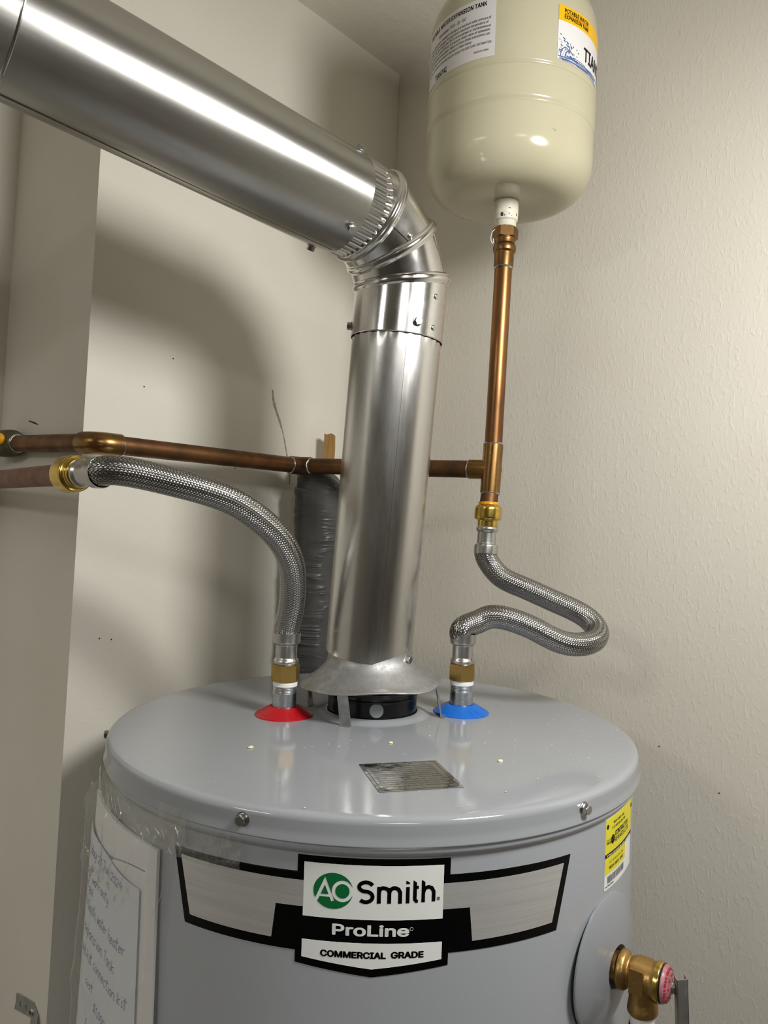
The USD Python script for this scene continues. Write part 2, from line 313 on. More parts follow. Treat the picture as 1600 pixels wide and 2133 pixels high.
def sticker(g, fr, R, T0, off, thick=.00018, maxe=.008):
    # a thin sheet with an edge, on a cylinder
    top = poly_mesh(g, maxe); n = len(top.vertices)
    e = top.edges_sorted; u, ix, cnt = np.unique(e, axis=0, return_index=True, return_counts=True); ed = top.edges[ix[cnt == 1]]
    v = np.r_[top.vertices, top.vertices + (0, 0, -thick)]
    f = np.r_[top.faces, np.c_[ed[:, 1], ed[:, 0], ed[:, 0] + n], np.c_[ed[:, 1], ed[:, 0] + n, ed[:, 1] + n]]
    return wrap(trimesh.Trimesh(v, f, process=False), fr, R, T0, off)
def hex_screw(fr, af=.0075, head=.0045, washer=.0052, slot=True, wh=.0008):
    # washer-head hex screw sitting at fr.o, pointing along fr.z
    a = [lathe(rounded([(0, 0), (washer, 0), (washer, wh), (washer * .8, wh * 1.3), (0, wh * 1.3)], .0003), fr, 28)]
    h = hexnut(fr, af, wh, wh + head, .0006)
    if slot:
        cut = fr.put(trimesh.creation.box(extents=(af * 1.3, .0012, .0022), transform=trimesh.transformations.translation_matrix((0, 0, wh + head))))
        h = trimesh.boolean.difference([h, cut], engine='manifold')
    return trimesh.util.concatenate(a + [h])
def rivet(fr, r=.0032, h=.0016):
    return lathe([(r, -.0002), (r, .0004), (r * .9, h * .6), (r * .6, h * .92), (0, h)], fr, 20)

# ------------------------------------------------------------------ the setting
XC, YD, ZC = -.5376, .25, 2.44           # return wall, rear wall of the recess, ceiling
X0, Y0 = -4.2, -4.6
struct('floor', bar((X0 - .1, Y0 - .1, -.1), (.1, YD + .1, 0)), 'floor_vinyl')
struct('ceiling', bar((X0 - .1, Y0 - .1, ZC), (.1, YD + .1, ZC + .1)), 'ceiling_paint')
wall_right = struct('wall_right', bar((0, Y0 - .1, 0), (.1, YD + .1, ZC)), 'paint_textured')
# the corner block: its front is the back wall of the niche, its left side the return wall
wall_back = struct('wall_back', bar((XC + .0002, 0, 0), (-.0005, YD, ZC)), 'paint')
wall_return = struct('wall_return', bar((XC, 0, 0), (XC + .0002, YD, ZC)), 'paint')
struct('wall_recess', bar((X0 - .1, YD, 0), (.1, YD + .1, ZC)), 'paint')
struct('wall_left', bar((X0 - .1, Y0 - .1, 0), (X0, YD + .1, ZC)), 'room_paint')
struct('wall_front', bar((X0 - .1, Y0 - .1, 0), (.1, Y0, ZC)), 'room_paint')
def strip_mark(pts, w, n, th=.0003):
    # a thin raised smear on a wall whose outward normal is n
    P = spline(pts, .003) if len(pts) > 2 else np.asarray(pts, float); T = np.gradient(P, axis=0); T /= np.linalg.norm(T, axis=1, keepdims=True)
    side = np.cross(T, n); w = np.interp(np.linspace(0, 1, len(P)), np.linspace(0, 1, len(w)), w) * rng.uniform(.6, 1.25, len(P)); o = np.asarray(n, float) * th
    a, b = P + side * w[:, None] / 2, P - side * w[:, None] / 2
    return grid_mesh(np.stack([a, a + o, b + o, b], 1), wrap_u=True)
part(wall_back, 'scuff_mark', strip_mark([(-.2492, 0, 1.834), (-.2474, 0, 1.8212), (-.2429, 0, 1.8089), (-.2354, 0, 1.7941), (-.2244, 0, 1.7702), (-.2159, 0, 1.7419), (-.2097, 0, 1.7205), (-.2071, 0, 1.695)], [.002, .005, .0042, .0022, .0022, .003, .0018, .0014], V(0, -1, 0)), 'scuff', label='grey smear running down the back wall')
part(wall_return, 'scuff_mark', strip_mark([(XC, .1577, 1.7556), (XC, .1453, 1.753), (XC, .1269, 1.7484)], [.0016, .0026, .0008], V(-1, 0, 0)), 'speck_dark')
for (x, z) in [(-.5005, 1.4788), (-.4845, 1.4767), (-.46, 1.80), (-.42, 1.845), (-.31, 1.71)]:
    part(wall_back, 'scuff_mark', lathe([(.0011, 0), (.0009, .0003), (0, .0003)], Frame((x, 0, z), (0, -1, 0)), 10), 'speck_dark')
for (y, z) in [(-.50, 1.37), (-.46, 1.30), (-.575, 1.33), (-.42, 1.52)]:
    part(wall_right, 'scuff_mark', lathe([(.0010, 0), (.0008, .0003), (0, .0003)], Frame((0, y, z), (-1, 0, 0)), 10), 'speck_dark')

# ------------------------------------------------------------------ the water heater
HC = V(-.3551, -.3320, 1.4191)
HF = Frame(HC, (-.02955877, -.01055757, .99950729), (1, 0, .03))
TH, RB = -2.38249, .268                                       # the badge's middle, the jacket's radius
heater = thing('water_heater', (HC[0], HC[1], 0), 'round grey tank water heater with a wide black and silver brand badge', 'water heater')
H = HC[2] - .012
jacket = [(0, -H), (RB - .012, -H), (RB - .010, -H + .02), (RB, -H + .03), (RB, -.0306), (RB + .0005, -.0294), (RB + .0026, -.0274), (RB + .0040, -.0250), (RB + .0038, -.0222), (RB + .0015, -.019), (RB - .01, -.012), (0, -.012)]
part(heater, 'jacket', lathe(jacket, HF, 256), 'heater_jacket')
lid = [(.2705, -.0200), (.2737, -.0206), (.2739, -.0196), (.2728, -.0165), (.2722, -.0120), (.2722, -.0058), (.2716, -.0030), (.2698, -.0011), (.2670, -.0001), (.262, .0), (.15, .0004), (0, .0006)]
part(heater, 'lid', lathe(lid, HF, 256), 'heater_lid')
def on_jacket(s, z, r=RB):
    a = TH + s / RB; return HF((r * math.cos(a), r * math.sin(a), z))[0], HF.x * math.cos(a) + HF.y * math.sin(a)
for s, z in [(-.1001, -.0099), (.1787, -.0099), (.455, -.0099), (-.38, -.0099), (-.66, -.0099), (.73, -.0099)]:
    o, d = on_jacket(s, z, .2722)
    part(heater, 'lid_screw', [hex_screw(Frame(o, d, HF.z), .0072, .0046, .0046, slot=False), lathe([(.0058, -.001), (.0055, .0004), (.0046, .0004)], Frame(o, d), 24)], 'screw_metal')
# the badge: built flat (arc length, height) and bent round the jacket
def mir(pts): return pts + [(-x, y) for x, y in pts[::-1]]
badge_g = Polygon(mir([(.0568, -.0310), (.0568, -.0435), (.113, -.0442), (.1684, -.0453), (.1541, -.1017), (.105, -.1012), (.0568, -.1009), (.0568, -.1097), (.0004, -.1166)]))
badge = part(heater, 'brand_badge', sticker(badge_g, HF, RB, TH, .0004, .0004), 'print_black', label='black edged badge with the maker lettering')
for sg in (1, -1):
    pg = Polygon([(sg * x, y) for x, y in [(.0516, -.0496), (.1606, -.0505), (.1489, -.0944), (.0756, -.0942), (.0729, -.0690), (.0516, -.0686)]])
    part(badge, 'silver_panel', sticker(pg, HF, RB, TH, .0006), 'foil', label='brushed silver panel')
part(badge, 'white_panel', sticker(sbox(-.0518, -.0752, .0518, -.0358), HF, RB, TH, .0006), 'print_white')
part(badge, 'white_panel', sticker(Polygon(mir([(.0518, -.0922), (.0518, -.1050), (.0004, -.1108)])), HF, RB, TH, .0006), 'print_white')
def letters(parent, mesh, look, off, fr=HF, R=RB, T0=TH, label=None, name='lettering'):
    return part(parent, name, wrap(mesh, fr, R, T0, off), look, smooth=False, label=label)
# green disc with a white A and O cut through it
disc = affinity.scale(Point(-.0296, -.0552).buffer(.01305, quad_segs=40), 1.12, 1.0)
A_ = unary_union([LineString([(-.0421, -.0625), (-.0358, -.0481), (-.0297, -.0625)]).buffer(.0012, cap_style='flat', join_style='mitre'), LineString([(-.0402, -.0588), (-.0315, -.0588)]).buffer(.0009, cap_style='flat')])
O_ = Point(-.0228, -.0551).buffer(.0078, quad_segs=32).difference(Point(-.0228, -.0551).buffer(.0052, quad_segs=32))
right = Point(-.0228, -.0551).buffer(.0078, quad_segs=32)
cut = unary_union([A_, O_, sbox(-.0222, -.0622, -.0100, -.0480).difference(right).intersection(sbox(-.0155, -.07, -.01, -.04))])
letters(badge, poly_mesh(disc.difference(cut), .006), 'print_green', .0008, label='green disc with A and O', name='logo')
# Smith in round strokes
def arcp(cx, cy, rx, ry, a0, a1, n=20): t = np.radians(np.linspace(a0, a1, n)); return [(cx + rx * math.cos(k), cy + ry * math.sin(k)) for k in t]
def px2(pts): return [(-.0126 + (x - 632) * .0000803, -.0628 + (530 - y) * .0000796) for x, y in pts]
W_ = 17.5
strokes = [LineString([(778, 368)] + [(718 + 62 * math.cos(math.radians(a)), 383 - 42 * math.sin(math.radians(a))) for a in range(35, 270, 12)] + [(718 + 62 * math.cos(math.radians(a)), 473 - 48 * math.sin(math.radians(a))) for a in range(88, -150, -12)]).buffer(W_, cap_style='flat'),
    LineString([(838, 532), (838, 378)]).buffer(W_, cap_style='flat'), LineString([(838, 430), (846, 402), (868, 390), (893, 392), (918, 402), (932, 430), (932, 532)]).buffer(W_, cap_style='flat'), LineString([(932, 430), (945, 402), (965, 390), (990, 390), (1015, 402), (1031, 432), (1031, 532)]).buffer(W_, cap_style='flat'),
    Polygon([(1084, 380), (1117, 380), (1117, 530), (1084, 530)]), Polygon([(1084, 322), (1117, 340), (1117, 354), (1084, 354)]),
    Polygon([(1150, 320), (1182, 342), (1182, 490), (1190, 500), (1196, 500), (1196, 528), (1172, 528), (1150, 500)]), sbox(1182, 372, 1200, 400),
    Polygon([(1228, 318), (1260, 340), (1260, 524), (1228, 524)]), LineString([(1244, 436), (1258, 398), (1290, 384), (1322, 396), (1341, 430), (1341, 522)]).buffer(W_ * .95, cap_style='flat'),
    Point(1387, 497).buffer(16).difference(Point(1387, 497).buffer(12.5)), sbox(1381, 487, 1385, 507), LineString([(1383, 489), (1392, 489), (1392, 496), (1383, 497), (1393, 506)]).buffer(1.8)]
smith = affinity.affine_transform(unary_union(strokes), [.0000803, 0, 0, -.0000796, -.0126 - 632 * .0000803, -.0628 + 530 * .0000796])
letters(badge, poly_mesh(smith, .006), 'print_black', .0008)
def heavy(mesh, d):
    # a bolder cut of the lettering
    out = []
    for dx, dy in ((-d, 0), (d, 0), (0, d * .6), (0, -d * .6)):
        c = mesh.copy(); c.vertices += (dx, dy, 0); out.append(c)
    return trimesh.util.concatenate(out)
letters(badge, heavy(text_fit('ProLine', -.0293, .0268, -.0870, -.0787, True, .006), .00028), 'print_white', .0008)
ring = Point(.0286, -.0816).buffer(.0013).difference(Point(.0286, -.0816).buffer(.0010)); letters(badge, poly_mesh(ring), 'print_white', .0008)
letters(badge, heavy(text_fit('COMMERCIAL', -.0375, .0102, -.1030, -.0984, True, .006), .00026), 'print_black', .0008)
letters(badge, heavy(text_fit('GRADE', .0142, .0380, -.1026, -.0980, True, .006), .00026), 'print_black', .0008)
# the yellow rebate sticker at the right edge
yel = part(heater, 'rebate_sticker', sticker(sbox(.2220, -.0900, .2922, -.0320).buffer(.0014), HF, RB, TH, .0004, .0004, .005), 'print_white', label='yellow and white printed sticker')
part(yel, 'colour_panel', sticker(sbox(.2212, -.0606, .2936, -.0312), HF, RB, TH, .0006, maxe=.005), 'sticker_yellow')
part(yel, 'colour_panel', sticker(sbox(.2210, -.0780, .2700, -.0640), HF, RB, TH, .0006, maxe=.005), 'sticker_yellow')
part(yel, 'black_band', sticker(sbox(.2210, -.0637, .2936, -.0608), HF, RB, TH, .0007, maxe=.005), 'print_black')
def hexa(cx, cy, r): return Polygon([(cx + r * math.cos(math.radians(a)), cy + r * math.sin(math.radians(a))) for a in range(30, 390, 60)])
ym = [text_line('NN1H-SWP1-9ENV', .236, -.0375, .0022, True, .028), text_line('A. O. Smith Sw Flex Tank', .233, -.0415, .0022, True, .034), text_line('CONTRACTOR', .2400, -.0490, .0042, True, .036), text_line('REWARDS.COM', .2400, -.0545, .0042, False, .038),
      text_line('Enroll for', .2226, -.0498, .0016, False, .008), text_line('FREE @', .2226, -.0525, .0020, True, .008), poly_mesh(hexa(.2352, -.0505, .0042)), poly_mesh(hexa(.2242, -.0375, .0022)), poly_mesh(hexa(.2915, -.0375, .0022)),
      text_line('A. O. Smith Sw Flex Tank', .229, -.0695, .0018, False, .034), text_line('NN1H-SWP1-9ENV', .229, -.0745, .0024, True, .034), text_line('Peel Here', .2262, -.0888, .0016, True, .013), poly_mesh(Polygon([(.2222, -.0882), (.2244, -.0874), (.2244, -.0890)]))]
x = .226
while x < .266:
    w = rng.uniform(.0003, .0009); ym.append(poly_mesh(sbox(x, -.0860, x + w, -.0800))); x += w + rng.uniform(.0004, .0008)
letters(yel, trimesh.util.concatenate(ym), 'print_black', .0009)
letters(yel, text_line('Your rewards are waiting', .2226, -.0630, .0017, True, .064), 'print_white', .0009)
# the silver data plate on the lid
pl = [(-.1204, -.0921), (-.0565, -.1305), (-.0962, -.1917), (-.1570, -.1530)]
PF = Frame(HF((-.1570, -.1530, .0004))[0], HF.z, HF.x * (.0608) + HF.y * (-.0387))   # x along the lower edge, reading away from the front
plate = part(heater, 'data_plate', PF.put((lambda q: trimesh.creation.extrude_polygon(q, .0004))(sbox(.001, .001, .071, .070).buffer(.001))), 'plate_foil', label='shiny silver printed plate on the lid')
rows = ['WARNING: INSTALL ONLY AS DESCRIBED IN THE INSTRUCTION MANUAL', 'FAILURE TO FOLLOW CLEARANCES CAN CAUSE A FIRE', 'FOR INSTALLATION ON COMBUSTIBLE FLOORING', 'MINIMUM CLEARANCES FROM COMBUSTIBLE CONSTRUCTION', 'SIDES 0 IN. REAR 0 IN. FRONT 4 IN. VENT 6 IN.', 'CERTIFIED UNDER ANSI STANDARDS FOR WATER HEATERS', 'CAPACITY          GALLONS', 'MAX WORKING PRESSURE LBS. PER SQ. IN.', 'FOR USE WITH NATURAL GAS AT THE RATED INPUT', 'THIS APPLIANCE MUST BE INSTALLED WITH A RELIEF VALVE', 'SEE THE MANUAL FOR ALL REQUIREMENTS']
pm = [text_line(t, .006, .059 - i * .0050, .0022, False, .058) for i, t in enumerate(rows)] + [text_line('50', .0265, .0285, .0036, True, .009)]
pm.append(poly_mesh(sbox(.0026, .0024, .0690, .0690).difference(sbox(.0031, .0029, .0685, .0685))))
q = trimesh.util.concatenate(pm); q.vertices[:, 2] = .0005; part(plate, 'lettering', PF.put(q), 'print_grey', smooth=False)
# nipples and their coloured rosettes
def nipple(lx, ly, plastic, nm):
    f = Frame(HF((lx, ly, .0004))[0], HF.z, RT)
    r = part(heater, nm, lathe([(.0318, 0), (.0320, .0006), (.0314, .0014), (.026, .0042), (.0205, .0078), (.0168, .0098), (.0150, .0100), (.0136, .0094), (.0134, 0)], f, 96), plastic, label='%s plastic rosette' % nm.split('_')[0])
    rb_ = []
    for k in range(16):
        if k % 4 == 3: continue
        a = 2 * PI * k / 16; e = V(math.cos(a), math.sin(a), 0); g = Frame(f((e * .0245 + (0, 0, .0049)))[0], f.z * .85 + (f.x * e[0] + f.y * e[1]) * .5, f.x * -e[1] + f.y * e[0])
        rb_.append(g.put(bar((-.0012 if k % 2 else -.003, -.0035, 0), (.0012 if k % 2 else .003, .0035, .0005))))
    part(r, 'raised_mark', rb_, plastic)
    th = [(0, .0), (.01335, 0), (.01335, .0245)]
    for k in range(7):
        z = .0245 + k * .00165; th += [(.0134, z), (.0127, z + .0008)]
    th += [(.0125, .0385), (0, .0385)]
    part(heater, 'nipple', lathe(th, f, 64), 'zinc')
    part(heater, 'thread_tape', lathe([(.0131, .0318), (.01345, .0326), (.0132, .0336), (.0135, .0348), (.0133, .0360), (.0126, .0375)], f, 48), 'thread_seal')
    return f
RED = nipple(-.0550, .0837, 'red_plastic', 'red_rosette')
BLU = nipple(.1062, -.0378, 'blue_plastic', 'blue_rosette')
# flue collar
FX, FY = .0290, .0300
FF = Frame(HF((FX, FY, .0))[0], HF.z, RT)
part(heater, 'flue_ring', lathe(rounded([(.0665, .0002), (.0640, .0010), (.0580, .0038), (.0540, .0046), (.0508, .0046), (.0508, .0)], .0015), FF, 128), 'heater_lid')
part(heater, 'flue_collar', lathe(rounded([(.0500, .002), (.0502, .0200), (.0512, .0206), (.0512, .0222), (.0502, .0230), (.0506, .0262), (.0528, .0296), (.0530, .0306), (.0518, .0306), (.0492, .0275), (.0488, .0050), (0, .0050)], .0006), FF, 128), 'black_enamel')
a = math.radians(-84); e = FF.x * math.cos(a) + FF.y * math.sin(a)
part(heater, 'cover_dot', lathe([(.0076, 0), (.0076, .0004), (.0070, .0007), (0, .0007)], Frame(FF.o + e * .0501 + FF.z * .0135, e), 32), 'plastic_grey', label='round grey plug on the black collar')
# the round cover behind the relief valve
VT, VZ = -1.53880221, -.15185474
vd = HF.x * math.cos(VT) + HF.y * math.sin(VT)
VF = Frame(HF((0, 0, VZ))[0], vd, HF.z)                       # x up, z outwards
part(heater, 'valve_cover', lathe([(.056, .2675), (.0562, .2690), (.0555, .2700), (.050, .2725), (.040, .2760), (.030, .2785), (.0180, .2802), (.0172, .2795), (.0172, .2600)], VF, 128), 'plastic_grey', label='shallow round grey cover round the relief valve')
# paint flecks and crumbs left on the lid
for i, (x, y, s) in enumerate([(-.1592, .0087, .0023), (-.0480, -.0677, .0019), (-.0153, -.1728, .0021)]):
    c = trimesh.creation.icosphere(2, 1.); c.vertices *= 1 + .5 * (meshkit.noise(c.vertices * 2.1 + i * 5, i)[:, None] - .5); c.vertices *= (s * 1.25, s, s * .55)
    f = Frame(HF((x, y, .0004 + s * .3))[0], HF.z)
    tag(part(None, 'crumb', f.put(c), 'crumb_cream'), ['pale crumb on the heater lid, left below the red rosette', 'pale crumb on the heater lid between flue and silver plate', 'pale crumb on the heater lid, right of the silver plate'][i], 'crumb', 'crumbs on the heater lid')
fl = []
for k in range(110):
    if k < 85: r, a = .262 * math.sqrt(rng.uniform(.02, 1)), rng.uniform(-PI, 0.6)
    else: r, a = .15 + .1 * rng.uniform(), rng.uniform(-1.5, -.6)
    s = rng.uniform(.00025, .0007); c = trimesh.creation.icosahedron(); c.vertices *= (s * rng.uniform(.7, 2), s, s * .4)
    if math.hypot(r * math.cos(a) - FX, r * math.sin(a) - FY) < .066: continue
    fl.append(Frame(HF((r * math.cos(a), r * math.sin(a), .0005 + s * .2))[0], HF.z, V(*rng.normal(size=3))).put(c))
tag(part(None, 'plaster_fleck', fl, 'dust_white', smooth=False), 'tiny white plaster flecks scattered over the grey heater lid', 'dust', kind='stuff')

# ------------------------------------------------------------------ draft hood, vent pipe, elbow, duct
hood = thing('draft_hood', HF((FX, FY, .0))[0], 'flared galvanised draft hood standing on legs over the black flue collar', 'draft hood')
hz = HF.z + unit(HF.z * 0 + RT) * -.045
DF = Frame(HF((.0250, .0297, .0352))[0], hz, RT)
pr = [(.0775, -.0002), (.0790, .0008), (.0784, .0020), (.0745, .0036), (.0690, .0068), (.0630, .0118), (.0560, .0172), (.0512, .0225), (.0486, .0275), (.0476, .0340), (.0470, .055), (.0460, .055), (.0466, .0340), (.0476, .0270), (.0502, .0218), (.0550, .0165), (.0620, .0110), (.0680, .0058), (.0735, .0024), (.0770, .0002)]
t = np.linspace(0, 2 * PI, 128, endpoint=False); pr = np.array(pr)
Ph = np.stack([pr[:, :1] * np.cos(t), pr[:, :1] * np.sin(t), np.repeat(pr[:, 1:], 128, 1)], -1)
wv = .0018 * np.sin(3 * t + .4) + .0012 * np.sin(5 * t + 2.); k = np.clip((pr[:, :1] - .055) / .024, 0, 1) ** 2; Ph[..., 2] += k * wv; Ph[..., :2] *= (1 + k * .012 * np.sin(2 * t + .8))[..., None]
g = grid_mesh(np.concatenate([Ph, Ph[:1]])); part(hood, 'skirt', trimesh.Trimesh(DF(g.vertices), g.faces, process=False), 'hood_metal')
for (lx, ly), wd in [((-.0375, .0055), .0125), ((.0712, -.0365), .0125), ((-.0061, .0944), .0125), ((.092, .066), .0125)]:
    foot = HF((lx, ly, .0008))[0]; q = (foot - DF.o); rad = unit(q - DF.z * (q @ DF.z)); top = DF.o + rad * .0745 + DF.z * .0015
    lf = Frame(foot, top - foot, np.cross(rad, top - foot)); L = np.linalg.norm(top - foot)
    g = bar((-wd / 2, -.0005, .0), (wd / 2, .0005, L)); leg = [lf.put(g), lf.put(bar((-wd / 2, -.0005, -.0002), (wd / 2, .004, .0008)))]
    rib = sweep(lf([(0, y, z) for y, z in [(.0002, .008), (-.0008, .011), (-.0008, L - .010), (.0002, L - .007)]]), [.0004, .0013, .0013, .0004], 10)
    lg = part(hood, 'leg', leg, 'hood_metal', smooth=False); part(lg, 'rib', rib, 'hood_metal')

VB, VT_ = V(-.3345, -.3030, 1.5259), V(-.3351, -.3226, 1.8464)
D0, D1, D2, D3 = V(-.00191448, -.06111372, .99812897), V(-.476473597, -.000843646, .879188376), V(-.83525644, .05963143, .54661757), V(-.99108391, .10561691, .08122651)
S0 = VT_ - D0 * .006; J1 = VT_ + D0 * .0580; J2 = J1 + D1 * .0423; J3 = J2 + D2 * .0427; J4 = J3 + D3 * .0245
vent = thing('vent_pipe', VB - D0 * .042, 'upright galvanised vent pipe rising from the draft hood', 'pipe')
VFr = Frame(VB, D0, RT)
zz = np.r_[-.0420, np.linspace(-.040, .315, 40), .322]; tt = np.linspace(0, 2 * PI, 160, endpoint=False)
def vent_r(z): return .0487 + .0018 * np.clip((z + .04) / .35, 0, 1)
Pv = []
for z in zz:
    r = vent_r(z) + .0005 * np.sin(2 * tt + 7 * z) * np.exp(-((z - .02) / .08) ** 2)
    zt = z - np.where(z < -.03, .0055 * np.cos(tt) + .0015 * np.sin(2 * tt), 0)
    if z > .31: r = r - (z - .31) / .012 * .0012 * (1 + .8 * np.sin(26 * tt))
    Pv.append(np.stack([r * np.cos(tt), r * np.sin(tt), zt], -1))
inner = [p * (.985, .985, 1) for p in Pv[::-1]]
g = grid_mesh(np.array(Pv + inner + Pv[:1])); part(vent, 'sheet_tube', trimesh.Trimesh(VFr(g.vertices), g.faces, process=False), 'pipe_metal')
a = math.radians(-75); e = VFr.x * math.cos(a) + VFr.y * math.sin(a); s_ = np.cross(VFr.z, e)   # snap lock seam
P0 = VFr.o + e * (vent_r(-.03) - .0004) + VFr.z * -.033; P1 = VFr.o + e * (vent_r(.31) - .0004) + VFr.z * .308; q = Frame(P0, P1 - P0, s_)
part(vent, 'seam', q.put(bar((-.0022, -.0008, 0), (.0022, .0006, np.linalg.norm(P1 - P0)))), 'pipe_metal', smooth=False)
def radial(fr, ang, r, z):
    a = math.radians(ang); e = fr.x * math.cos(a) + fr.y * math.sin(a); return Frame(fr.o + e * r + fr.z * z, e, fr.z + .4 * np.cross(fr.z, e))
part(vent, 'sheet_screw', hex_screw(radial(VFr, -30, .0487, -.0375)), 'screw_metal')

elbow = thing('vent_elbow', S0, 'shiny four-piece adjustable vent elbow with raised rings and rivets', 'elbow')
def gore(a, b, na, nb, r, n=128, wall=.0007, extra=None):
    # a cylinder about a-b cut by the planes through a and b with normals na and nb
    d = unit(b - a); f = Frame(a, d, RT); t = np.linspace(0, 2 * PI, n, endpoint=False); rings = []
    for o, nn in ((a, na), (b, nb)):
        for rr in (r, r - wall):
            c = f.x * np.cos(t)[:, None] * rr + f.y * np.sin(t)[:, None] * rr; k = -(c @ nn) / (d @ nn); rings.append(o + c + d * k[:, None])
    return grid_mesh(np.array([rings[0], rings[2], rings[3], rings[1], rings[0]]))
def bead(o, nn, d, r, rb, n=128):
    f = Frame(o, d, RT); t = np.linspace(0, 2 * PI, n, endpoint=False); c = f.x * np.cos(t)[:, None] + f.y * np.sin(t)[:, None]; k = -(c @ nn) / (d @ nn); e = c + d * k[:, None]
    rows_ = [o + e * (r + rb * x) + nn * rb * y for x, y in [(-.2, -2.2), (.25, -1.9), (.5, -1.2), (.95, -.75), (1.15, -.1), (1.0, .6), (.5, 1.0), (.7, 1.5), (.35, 2.0), (-.2, 2.2)]]
    return grid_mesh(np.array(rows_))
N1, N2, N3 = unit(D0 + D1), unit(D1 + D2), unit(D2 + D3); RE = .0513
for a_, b_, na_, nb_, r_ in ((S0, J1, D0, N1, RE + .0006), (J1, J2, N1, N2, RE), (J2, J3, N2, N3, RE)):
    part(elbow, 'gore', gore(a_, b_, na_, nb_, r_), 'elbow_metal')
for o_, n_, d_ in ((J1, N1, D0), (J2, N2, D1), (J3, N3, D2)):
    part(elbow, 'ring', bead(o_, n_, d_, RE, .0030), 'elbow_metal')
# crimped collar that runs into the duct
f = Frame(J3, D3, RT); t = np.linspace(0, 2 * PI, 480, endpoint=False); Pc = []
for z, r0, am in ((.0, RE + .0002, 0), (.010, RE, 0), (.0140, RE - .0004, .0006), (.0175, RE - .0010, .0017), (.050, RE - .0016, .0020)):
    c = f.x * np.cos(t)[:, None] + f.y * np.sin(t)[:, None]; k = -(c @ N3) / (D3 @ N3) if z < .011 else 0 * t
    kk = k * np.clip(1 - z / .011, 0, 1); r = r0 + am * np.tanh(2.5 * np.sin(44 * t)); Pc.append(f.o + c * r[:, None] + D3 * (z + kk * r0)[:, None])
part(elbow, 'crimped_collar', grid_mesh(np.array(Pc)), 'elbow_metal', smooth=60)
SF = Frame(S0, D0, RT)
a = math.radians(-52); e = SF.x * math.cos(a) + SF.y * math.sin(a); s_ = np.cross(SF.z, e)
part(elbow, 'lap_seam', [Frame(SF.o + e * (RE + .0006), SF.z, s_).put(bar((-.0003, -.0002, .001), (.0003, .0004, .060)))], 'elbow_metal', smooth=False)
GF = Frame(J2, D2, RT)
for fr_, an, r_, z_ in ((SF, -42, RE + .0006, .0445), (SF, -42, RE + .0006, .0105), (GF, -50, RE, .0365), (GF, -50, RE, .0127)):
    part(elbow, 'rivet', rivet(radial(fr_, an, r_, z_)), 'elbow_metal')
q = [GF(((RE + .0002) * math.cos(math.radians(a)), (RE + .0002) * math.sin(math.radians(a)), z))[0] for a, z in ((-63, .042), (-60, .030), (-57, .016), (-55, .001))]
part(elbow, 'lap_seam', sweep(spline(q, .002), .0005, 8), 'dark_gap')
part(elbow, 'sheet_screw', hex_screw(radial(SF, -67, RE + .0006, .0125)), 'screw_metal')
part(elbow, 'sheet_screw', hex_screw(radial(SF, -180, RE + .0006, .0125)), 'screw_metal')
part(elbow, 'sleeve_edge', lathe([(RE + .0002, -.0006), (RE + .0008, 0), (RE + .0004, .0008)], SF, 96), 'elbow_metal')

duct = thing('vent_duct', J4, 'long bright metal duct sloping up to the left from the elbow', 'duct')
RD = .0531
DFr = Frame(J4, D3, (0, 0, 1))                                 # z towards the left end, x up
L1 = .349
def duct_tube(z0, z1, r):
    tt = np.linspace(0, 2 * PI, 160, endpoint=False); P_ = []
    for z in np.linspace(z0, z1, 48):
        rr = r + .00035 * np.sin(2 * tt + 9 * z) + .0003 * np.sin(3 * tt - 14 * z); P_.append(np.stack([rr * np.cos(tt), rr * np.sin(tt), np.full_like(tt, z)], -1))
    P_ = P_ + [p * (.987, .987, 1) for p in P_[::-1]] + P_[:1]; g = grid_mesh(np.array(P_)); return trimesh.Trimesh(DFr(g.vertices), g.faces, process=False)
sec1 = part(duct, 'sheet_tube', duct_tube(.012, L1, RD), 'duct_metal')
sec2 = part(duct, 'sheet_tube', duct_tube(L1 - .004, 1.1, RD + .0013), 'duct_metal')
for z0, z1, an in ((.016, L1, -186), (L1, 1.09, -180)):           # snap lock seam low on the room side
    a = math.radians(an); e = DFr.x * math.cos(a) + DFr.y * math.sin(a); s_ = np.cross(DFr.z, e)
    part(duct, 'seam', Frame(DFr.o + e * (RD + .0002), DFr.z, s_).put(bar((-.0026, -.0006, z0), (.0026, .0009, z1))), 'duct_metal', smooth=False)
part(duct, 'hem', lathe([(RD, -.0004), (RD + .0014, .0), (RD + .0017, .0010), (RD + .0014, .0022), (RD + .0008, .0030)], Frame(DFr.o + DFr.z * (L1 - .004), DFr.z, (0, 0, 1)), 128), 'elbow_metal')
for an, z in ((-30, .0165), (-141, .022), (151, .0265)):
    part(duct, 'sheet_screw', hex_screw(radial(DFr, an, RD, z)), 'screw_metal')

# ------------------------------------------------------------------ copper pipework
RP = .01111
def ring_of_solder(parent, o, d, r=.0119, n=40):
    t = np.linspace(0, 2 * PI, n, endpoint=False); f = Frame(o, d); P_ = []
    for x, y in [(-.0014, -.0012), (.0002, -.0010), (.0006, 0), (.0001, .0010), (-.0014, .0014)]:
        w = .0005 * np.sin(3 * t + o[0] * 900) + .0004 * np.sin(7 * t + o[2] * 700)
        P_.append(f.o + (f.x * np.cos(t)[:, None] + f.y * np.sin(t)[:, None]) * (r + x) + f.z * (y + w * (1 if y > 0 else .3))[:, None])
    return part(parent, 'solder_ring', grid_mesh(np.array(P_)), 'solder')
TEE = V(-.1676, -.3436, 1.7112); TOP = V(-.1646, -.3480, 2.0150); BOT = V(-.1738, -.3440, 1.640)
CA, CB = V(-.5507, -.060, 1.7120), V(-.2402, -.060, 1.7185)
CL = V(-.5530, .262, 1.728)
